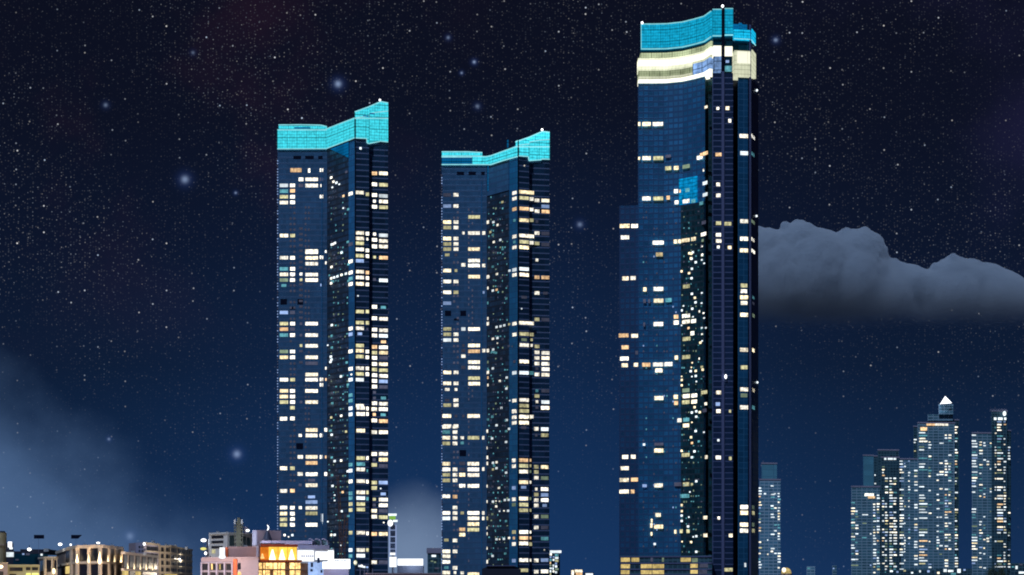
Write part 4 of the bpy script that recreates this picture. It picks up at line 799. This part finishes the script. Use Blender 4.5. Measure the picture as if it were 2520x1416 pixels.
part(t, 'corner_lamp', lambda b: b.ball((pl(354, 468)[0], 468.5, zz(1339, 468)), .42, .4, .5, M['lampw'], 8, 5)); plight(t, 446, 478, 1405, 5500, (1, .82, .6), 2); plight(t, 408, 462, 1352, 900, (1, .88, .78), 2); plight(t, 350, 462, 1341, 300, (.85, .85, 1)); plight(t, 452, 515, 1378, 900, (1, .9, .7))  # first two point lights are unseen, added to brighten the facade

# pink corner hotel
t = thing('pink_hotel', 565, 400, 'pink and grey hotel with an orange stripe and a dazzling corner lamp', 'hotel')
ph = Wall([(495, 400), (573, 398), (594, 396), (636, 394)])
part(t, 'wall', lambda b: body(b, ph, 495, 636, zz(1373, 396), M['mauve'], back=16, inset=3)); part(t, 'parapet', lambda b: ph.band(b, 498, 636, zz(1374.5, 397), zz(1371.5, 397), M['mauve'], .35, .9))
part(t, 'upper_storey', lambda b: body(b, Wall([(559, 404), (631, 404)]), 559, 631, zz(1345.5, 404), M['mauve'], back=10, z0=zz(1373, 404), inset=1))
part(t, 'orange_stripe_and_halo', lambda b: ph.rect(b, 575.5, 584.5, 1376, 1418, M['orange_wall_and_halo'], .25, .5)); part(t, 'orange_stripe_and_halo', lambda b: Wall([(555, 403.6), (562, 403.6)]).rect(b, 555, 560, 1347, 1372, M['orange_wall_and_halo'], .2, 1))  # second stripe paints the corner lamp's orange halo on the wall
for y0, y1 in ((1388, 1403.5), (1409, 1424)):
    for a in (498.5, 518, 537.5, 557): part(t, 'window', lambda b: ph.rect(b, a, a+13.5, y0, y1, M['pane'], .15, .3))
part(t, 'frame_rib', lambda b: [ph.rect(b, a, a+3.2, 1385, 1418, M['lav'], .4, .6) for a in (495, 513, 532.4, 552, 571.6)])
part(t, 'frame_rib', lambda b: [ph.band(b, 495, 575, zz(y+1.4, 399), zz(y, 399), M['lav'], .42, .6) for y in (1384, 1405.5)])
part(t, 'window', lambda b: ph.rect(b, 586, 592.5, 1386, 1402, M['pane'], .15)); part(t, 'lit_window', lambda b: ph.rect(b, 586, 593, 1408, 1418, M['goldwin'], .15)); part(t, 'lit_window', lambda b: ph.rect(b, 521, 524, 1388, 1402, M['goldwin'], .3)); part(t, 'lit_window', lambda b: ph.rect(b, 541, 543.5, 1389, 1402, M['podium'], .3))
part(t, 'corner_lamp', lambda b: (Wall([(535, 399), (560, 399)]).rect(b, 542, 554, 1348, 1375, M['signw'], 1.0, .5), b.ball((pl(547, 397.6)[0], 397.6, zz(1371, 398)), 1.0, .5, .55, M['signw'], 10, 6)))
plight(t, 549, 392, 1366, 1500, (1, .62, .42), 1); plight(t, 600, 372, 1395, 2000, (1, .82, .9), 3); plight(t, 530, 372, 1400, 1600, (.85, .8, 1), 3)  # last two point lights have no fixture, added to brighten the front
# white apartment block behind
t = thing('white_apartment_block', 570, 470, 'white apartment block with dark ribbon windows behind the pink hotel', 'apartment block')
aw = Wall([(514, 472), (560, 466), (624, 474)])
part(t, 'wall', lambda b: (body(b, aw, 514, 624, zz(1312, 468), M['white'], back=16, inset=3), aw.band(b, 517, 624, zz(1314.5, 468), zz(1311, 468), M['white'], .5, .8)))
for a, c, y0, y1 in ((521, 550, 1318.5, 1325.5), (521, 550, 1331, 1337.5), (521, 548, 1344, 1350), (564.5, 577, 1318, 1344), (583, 592, 1318, 1344), (598, 604, 1320, 1343), (607, 615, 1324, 1343)): part(t, 'window', lambda b: aw.rect(b, a, c, y0, y1, M['pane'] if c-a > 20 else M['glassbox'], .15, .3))
part(t, 'lit_window', lambda b: aw.rect(b, 522, 530, 1353, 1362, WM['Y'], .2)); part(t, 'corner_post', lambda b: Wall([(505, 430), (515, 430)]).rect(b, 508, 513, 1327, 1372, M['dark'], 0, .8)); plight(t, 560, 440, 1330, 3800, (.8, .88, 1), 2)  # point light without a fixture, added to brighten the white walls
lamp_thing('white teardrop lamp on the dark post left of the pink hotel, uppermost', 501, 1330, 428, 7, 4.2, 'lampw', 160, (1, .95, 1), 1345)
lamp_thing('yellow teardrop lamp just under the white teardrop lamp', 500.5, 1351, 428, 7.5, 3.6, 'lampy', 0, post=1362)
lamp_thing('small round white lamp under the yellow teardrop lamp', 506, 1362, 428, 3.2, 4, 'lampw', 0, post=1373)
lamp_thing('white rooftop lamp right of the dark mast', 609.5, 1306, 455, 5, 3.2, 'lampw', 120, (1, .9, .95), 1313)
# mast
t = thing('rooftop_mast', 587, 460, 'dark stacked steel mast rising above the white apartment block', 'mast')
def mast(b):
    x, y = pl(587, 455)
    b.box(x-.75, x+.75, y, y+1.5, zz(1345, 455), zz(1283, 455), M['mast']); b.box(x-.45, x+.45, y+.2, y+1.3, zz(1283, 455), zz(1274, 455), M['mast'])
    for py in (1336, 1326, 1315, 1306, 1298, 1290): b.box(x-1.35, x+1.35, y-.4, y+1.9, zz(py, 455), zz(py, 455)+.35, M['mast'])
    for sx in (-1.25, 1.25): b.tube((x+sx, y-.2, zz(1345, 455)), (x+sx, y-.2, zz(1280, 455)), .12, M['mast'], 6)
part(t, 'frame', mast); part(t, 'side_panel', lambda b: [b.box(pl(x, 454)[0]-.25, pl(x, 454)[0]+.25, 454, 454.3, zz(1290, 454), zz(1279, 454), M['white']) for x in (577.5, 595)])
part(t, 'cabinet', lambda b: b.box(*[pl(x, 458)[0] for x in (600, 608)], 458, 460, zz(1313, 458), zz(1297, 458), M['lav'])); part(t, 'post', lambda b: b.tube((*pl(587, 458), 0), (*pl(587, 458), zz(1345, 458)), .5, M['mast'], 6))
# mauve block with conical roof
t = thing('mauve_block', 655, 440, 'mauve block with a dark conical roof and crescent light', 'building'); vw = Wall([(622, 440), (635, 438), (692, 442)])
part(t, 'wall', lambda b: body(b, vw, 622, 692, zz(1305.5, 440), M['mauve'], back=14, inset=2)); part(t, 'corner_panel', lambda b: vw.rect(b, 623, 633.5, 1305, 1342, M['lav'], .3, .6))
def cone(b): x, y = pl(658, 436.5); b.tube((x, y, zz(1329, 436)), (x, y, zz(1300, 436)), 1.5, M['dark'], 14, .15)
part(t, 'conical_roof', cone)
def cres(b):
    for i in range(6):
        a0, a1 = -.9+i*.3, -.6+i*.3; f = lambda a: (pl(652, 435)[0]+1.1*math.cos(a), 435, zz(1299, 435)+1.0*math.sin(a)); b.tube(f(a0), f(a1), .09+.07*math.sin((i+.5)*.5), M['lampw'], 6, .09+.07*math.sin((i+1.5)*.5))
part(t, 'crescent_lamp', cres)
plight(t, 628, 424, 1322, 1800, (.85, .85, 1), 1); plight(t, 680, 422, 1325, 1200, (1, .75, .8), 1)
part(t, 'eave', lambda b: Wall([(645, 430), (706, 432)]).rect(b, 645, 706, 1331, 1337, M['lav'], 0, 6)); plight(t, 661, 424, 1336, 120, (.9, .9, 1), .5)
# lit restaurant terrace
t = thing('restaurant_terrace', 690, 405, 'two-storey restaurant terrace glowing yellow and orange under a dark red eave', 'restaurant')
rw = Wall([(636, 405), (758, 409)])
part(t, 'wall', lambda b: (body(b, rw, 636, 758, zz(1386, 406), M['brown'], back=10, inset=2), body(b, Wall([(638, 411), (731, 414)]), 638, 731, zz(1343, 412), M['brown'], back=6, z0=zz(1386, 412), inset=1)))
uw = Wall([(638, 410.8), (731, 413.8)])
part(t, 'eave', lambda b: (rw.rect(b, 641, 731, 1340, 1345.5, M['redroof'], 1.5, 7), rw.rect(b, 640, 742, 1378.5, 1384, M['redroof'], .8, 6)))
part(t, 'lit_terrace', lambda b: uw.rect(b, 660, 730, 1346.5, 1379, M['terr'], .2, .4)); part(t, 'lit_terrace', lambda b: uw.rect(b, 641, 660, 1347, 1379, M['terr_o'], .2, .4))
def pools(b):  # pools of downlight built as glowing white cones
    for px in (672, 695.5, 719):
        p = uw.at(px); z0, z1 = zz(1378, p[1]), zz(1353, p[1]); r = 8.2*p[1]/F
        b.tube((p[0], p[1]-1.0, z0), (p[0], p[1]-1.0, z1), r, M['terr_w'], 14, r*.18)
part(t, 'glow_cone', pools)
part(t, 'glow_cone', lambda b: b.tube((uw.at(648)[0], 409.5, zz(1375, 410)), (uw.at(648)[0], 409.5, zz(1363, 410)), .6, M['goldwin'], 12, .15))
part(t, 'post', lambda b: [uw.rect(b, a, a+.9, 1346, 1379, M['terr_o'], .5, .5) for a in (660, 683.6, 707)])
for y0, y1 in ((1385.5, 1400.5), (1404, 1420)):
    for a, c in ((637, 645), (648, 652), (654, 664), (665, 671), (673, 682), (684, 690), (692, 701), (713, 725), (727, 739)):
        if y0 > 1400 and a in (665, 701): continue
        part(t, 'lit_window', lambda b: rw.rect(b, a, c, y0, y1, M['goldwin'], .15, .3))
part(t, 'floor_slab', lambda b: rw.rect(b, 636, 757, 1401, 1403, M['brown'], .6, .8))
plight(t, 695, 398, 1381, 1500, (1, .45, .1), 1); plight(t, 650, 398, 1368, 500, (1, .35, .08), .6)
# white lit hall with ribbed canopy
t = thing('white_lit_hall', 790, 430, 'dazzling white lit hall with a blue roof beside the restaurant terrace', 'hall')
ww = Wall([(731, 424), (822, 430)])
part(t, 'wall', lambda b: body(b, ww, 731, 822, zz(1350, 426), M['white'], back=14, inset=3)); part(t, 'roof', lambda b: (ww.rect(b, 731, 808, 1342, 1352, M['lav'], .8, 8), Wall([(700, 432), (768, 432)]).rect(b, 700, 768, 1331, 1340, M['lav'], 0, 8)))
part(t, 'lit_glazing', lambda b: ww.rect(b, 732, 772, 1354.5, 1382, M['hall'], .2, .4)); part(t, 'lit_glazing', lambda b: ww.rect(b, 776, 806, 1357.5, 1378, M['hall'], .2, .4)); part(t, 'lit_glazing', lambda b: ww.rect(b, 807, 821, 1355, 1384, M['signw'], .2, .4))
part(t, 'lit_glazing', lambda b: ww.rect(b, 758.5, 800, 1384, 1418, WM['B'], .1, .4)); part(t, 'window', lambda b: [ww.rect(b, *q, M['ltext'], .5, .3) for q in ((764, 769, 1385, 1396), (780, 785, 1373, 1386), (763, 768, 1401, 1407), (788, 792, 1403, 1410))])
part(t, 'sign_text', lambda b: [ww.rect(b, a, a+3, 1367.5, 1370.5, M['fin'], .4, .3) for a in (741, 746, 752, 757, 762, 767)])
plight(t, 775, 415, 1345, 1800, (.6, .7, 1), 2)
t = thing('ribbed_canopy', 785, 440, 'three arched blue ribs of a canopy on the white hall roof', 'canopy')
def ribs(b):
    for cx_, x1 in ((762, 773), (778, 790), (794, 806)):
        pts = [(cx_-3, 1328), (cx_+3, 1326.5), (cx_+8, 1329), (x1, 1334), (x1+1, 1341), (x1+1, 1350)]
        for (a, y), (c, y2) in zip(pts, pts[1:]):
            p, q = pl(a, 438), pl(c, 438); b.tube((p[0], 438, zz(y, 438)), (q[0], 438, zz(y2, 438)), .22, M['lav'], 6)
part(t, 'rib', ribs); part(t, 'glazing', lambda b: Wall([(765, 440), (806, 440)]).rect(b, 765, 806, 1330, 1352, M['glassbox'], 0, 1)); part(t, 'sill', lambda b: Wall([(752, 438), (768, 438)]).rect(b, 752, 768, 1331, 1350, M['lav'], -.5, 1)); plight(t, 786, 428, 1336, 260, (.55, .7, 1), 1)
t = thing('illuminated_sign', 828, 410, 'blazing white horizontal signboard with faint blue lettering, in front of the left tower', 'sign'); iw = Wall([(793, 410), (865, 410)])
part(t, 'sign_face', lambda b: (iw.rect(b, 794, 861.5, 1383, 1400, M['signw'], .2, .5), iw.rect(b, 822, 861.5, 1376.5, 1383, M['signw'], .18, .5)))
part(t, 'lettering', lambda b: [iw.rect(b, a, a+wd, 1377.8, 1381.3, M['ltext'], .35, .2) for a, wd in ((824, 2.6), (827.5, 2), (830.5, 2.4), (833.6, 1.2), (838, 2.4), (841.5, 2), (844.5, 1), (846.6, 2.4), (850, 2.4))])
part(t, 'support', lambda b: iw.rect(b, 796, 858, 1400.4, 1420, M['lav'], -.2, 1.5)); plight(t, 828, 404, 1404, 700, (.45, .6, 1), 1.5)
t = thing('globe_lamp', 874.5, 430, 'pale green globe lamp right of the blazing signboard', 'lamp')
part(t, 'globe', lambda b: b.ball((pl(874.5, 430)[0], 430, zz(1385, 430)), .62, .62, .8, WM['G'], 12, 8)); part(t, 'globe_core', lambda b: b.ball((pl(874.5, 429.6)[0], 429.4, zz(1385, 430)), .4, .3, .55, WM['W'], 12, 8)); part(t, 'pole', lambda b: b.tube((*pl(874.5, 430.2), 0), (*pl(874.5, 430.2), zz(1389, 430)), .09, M['dark'], 6))
t = thing('strip_light', 893, 430, 'short slanted white strip light between the globe lamp and the poles', 'lamp')
part(t, 'tube', lambda b: b.tube((*pl(882, 430), zz(1393, 430)), (*pl(899, 430), zz(1396, 430)), .27, WM['P'], 8)); part(t, 'tube', lambda b: b.tube((*pl(901, 430), zz(1396, 430)), (*pl(906, 430), zz(1396.5, 430)), .27, WM['B'], 8)); part(t, 'post', lambda b: b.tube((*pl(893, 430.4), 0), (*pl(893, 430.4), zz(1396, 430)), .1, M['dark'], 6))
# crane masts in front of the left tower
def lattice(label, pts, Y, w0):
    t = thing('crane_mast', pts[0][0], Y, label, 'crane', 'faint rusty crane masts')
    def f(b):
        for (x0, y0), (x1, y1) in zip(pts, pts[1:]):
            n = max(2, int(abs(y1-y0)/6)); k = w0*Y/F/2
            P = [(*pl(x0+(x1-x0)*i/n, Y), zz(y0+(y1-y0)*i/n, Y)) for i in range(n+1)]
            for s_ in (-k, k): b.tube((P[0][0]+s_, Y, P[0][2]), (P[-1][0]+s_, Y, P[-1][2]), .14, M['lattice'], 5)
            for i in range(n): s_ = k if i % 2 else -k; b.tube((P[i][0]-s_, Y, P[i][2]), (P[i+1][0]+s_, Y, P[i+1][2]), .11, M['lattice'], 5)
    part(t, 'lattice', f); return t
lattice('faint rusty lattice mast in front of the left tower, upper and left one', [(831, 1172), (836, 1250), (838, 1350), (838, HY)], 640, 5)
lattice('faint rusty lattice mast in front of the left tower, lower and right one', [(853, 1265), (847, 1330), (845, 1350), (845, HY)], 620, 8)

for host, items in (('colonnaded_building', [(205, 1346, 1340, 6), (232, 1342, 1338.5, 4), (272, 1346, 1341, 5), (322, 1361, 1356, 7), (352, 1364, 1360, 5)]), ('hotel_block', [(372, 1335, 1331, 6), (405, 1343, 1339, 5), (428, 1345, 1341, 5), (455, 1350, 1346, 6)]),
                    ('white_apartment_block', [(532, 1312, 1308, 7), (556, 1312, 1309, 4), (606, 1314, 1309, 6)]), ('pink_hotel', [(600, 1346, 1342, 8), (575, 1346, 1343.5, 5), (512, 1372, 1368, 5)]), ('restaurant_terrace', [(668, 1341, 1336, 7)])):
    h = bpy.data.objects[host]; Yh = {'colonnaded_building': 425, 'hotel_block': 505, 'white_apartment_block': 474, 'pink_hotel': 407, 'restaurant_terrace': 415}[host]
    for px, y0, y1, wd in items:
        b = MB(); A, B_ = pl(px, Yh), pl(px+wd, Yh); b.box(A[0], B_[0], Yh, Yh+1.2, zz(y0+3, Yh), zz(y1, Yh), M['white']); b.tube((A[0]+.1, Yh+.5, zz(y1, Yh)), (A[0]+.1, Yh+.5, zz(y1-4.5, Yh)), .05, M['dark'], 5)
        b.build('rooftop_unit', h)

# unseen street lamps added below the frame to brighten the left blocks
for k_, (px, e) in enumerate(((60, 9000), (200, 18000), (330, 16000), (430, 24000))):
    t = thing('added_street_lamp', px, 372, 'unseen added street lamp in the road before the %s' % ('yellow framed building', 'left part of the colonnade', 'right part of the colonnade', 'hotel wing')[k_], 'street lamp', 'added unseen street lamps before the left blocks')
    x = pl(px, 372)[0]
    part(t, 'pole', lambda b: b.tube((x, 372, 0), (x, 372, 9), .12, M['dark'], 8, .07)); part(t, 'arm', lambda b: b.tube((x, 372, 8.9), (x, 374, 9.1), .06, M['dark'], 6)); part(t, 'lamp_head', lambda b: b.ball((x, 374.2, 9.0), .3, .5, .14, M['lampwarm'], 10, 6))
    l_ = bpy.data.lights.new('lamp_or_fill_light', 'POINT'); l_.energy = e; l_.color = (1, .78, .62); l_.shadow_soft_size = .5; lo = bpy.data.objects.new('lamp_or_fill_light', l_); C.objects.link(lo); lo.parent = t; lo.location = (0, 2.6, 8.6)

# ------------------------------------------------------------------ dark tree at the right
t = thing('tree', 2452, 900, 'dark leafy tree before the rightmost joined towers', 'tree'); x, y = pl(2452, 900); zt_ = zz(1384, 900)
def trunk(b):
    b.tube((x, y, 0), (x+.3, y, zt_*.55), .6, M['bark'], 10, .35)
    for i in range(9):
        a = i*.7; b.tube((x+.2, y, zt_*(.35+.03*i)), (x+math.cos(a)*5.5, y+math.sin(a)*4.5, zt_*(.58+.04*i)), .22, M['bark'], 6, .05)
part(t, 'trunk', trunk)
def crown(b):
    rnd = random.Random(4); cl = [(rnd.uniform(-5.5, 5.5), rnd.uniform(-4, 4), rnd.uniform(.42, .93), rnd.uniform(1.6, 2.8)) for _ in range(34)]
    for cx_, cy_, h, r in cl:
        h = min(h, .97-abs(cx_)*.045)
        for _ in range(130):
            a, c, rr = rnd.uniform(0, 6.28), rnd.uniform(-1, 1), r*rnd.random()**.4; s_ = math.sqrt(1-c*c)
            p = Vector((x+cx_+rr*s_*math.cos(a), y+cy_+rr*s_*math.sin(a), zt_*h+rr*c*.8)); n1 = Vector((rnd.gauss(0, 1), rnd.gauss(0, 1), rnd.gauss(0, 1))).normalized(); n2 = n1.orthogonal().normalized(); q = rnd.uniform(.16, .34)
            b.face([p-n1*q, p-n2*q*.6, p+n1*q, p+n2*q*.6], M['leaf'])
part(t, 'crown', crown)

# ------------------------------------------------------------------ big moonlit cumulus behind the right side
def cloud():
    Yc = 12000; rnd = random.Random(11)
    bm = bmesh.new()
    outline = [(1900, 700, 130), (1985, 690, 140), (2080, 705, 125), (2160, 740, 100), (2340, 745, 100), (2440, 760, 105), (1965, 628, 84), (2108, 640, 78), (1760, 640, 120), (1838, 660, 90), (1880, 644, 84), (2150, 690, 60), (2190, 712, 66), (2235, 710, 58), (2275, 722, 56), (2310, 712, 50), (2345, 690, 58), (2385, 705, 62), (2430, 715, 64), (2470, 735, 62), (2500, 760, 50), (2530, 800, 48), (1900, 730, 110), (2000, 730, 115), (2100, 745, 105), (2200, 775, 70), (2300, 785, 70), (2400, 780, 85)]
    def add(px, py, r, dy=0, sub=3):
        py -= 7; p = pl(px, Yc+dy); bmesh.ops.create_icosphere(bm, subdivisions=sub, radius=r*Yc/F, matrix=__import__('mathutils').Matrix.Translation((p[0], p[1], zz(py, Yc))))
    for px, py, r in outline:
        add(px, py, r, r*1.5)
        for _ in range(12 if r < 95 else 0):
            a = rnd.uniform(.1, 3.05); q = min(r, 75)*rnd.uniform(.12, .22); add(px+math.cos(a)*(r-q*.6), py-math.sin(a)*(r-q*.6), q, rnd.uniform(0, 160), 2)
    me = bpy.data.meshes.new('cloud'); bm.to_mesh(me); bm.free()
    o = bpy.data.objects.new('cloud', me); o['label'] = 'grey-blue billowing cloud behind the right side'; C.objects.link(o); o['kind'] = 'structure'
    rm = o.modifiers.new('r', 'REMESH'); rm.mode = 'VOXEL'; rm.voxel_size = 14; rm.use_smooth_shade = True
    sm = o.modifiers.new('s', 'SMOOTH'); sm.iterations = 9
    for sc_, st_ in ((260, 34), (90, 24)):
        tx = bpy.data.textures.new('puffs', 'CLOUDS'); tx.noise_scale = sc_; tx.noise_depth = 3
        dm = o.modifiers.new('d', 'DISPLACE'); dm.texture = tx; dm.strength = st_; dm.texture_coords = 'GLOBAL'
    m, n = newmat('moonlit_cloud'); g_ = n.node('ShaderNodeNewGeometry'); s_ = n.node('ShaderNodeSeparateXYZ'); n.l.new(g_.outputs['Position'], s_.inputs[0])
    nz = n.noise(g_.outputs['Position'], .0012, 4)
    zb_ = zz(830, Yc); h = n.math('ADD', n.math('SUBTRACT', s_.outputs[2], zb_), n.math('MULTIPLY', n.math('SUBTRACT', nz, .5), 160))
    dens = n.math('MULTIPLY', n.math('POWER', n.sstep(h, 40, 820), 1.7), .05)
    pv = n.node('ShaderNodeVolumePrincipled'); pv.inputs['Color'].default_value = (.82, .91, 1, 1); n.put(pv.inputs['Density'], dens); pv.inputs['Anisotropy'].default_value = 0
    o_ = n.node('ShaderNodeOutputMaterial'); n.l.new(pv.outputs[0], o_.inputs['Volume']); me.materials.append(m)
cloud()

for o in bpy.data.objects:
    if '_o' in o: del o['_o']
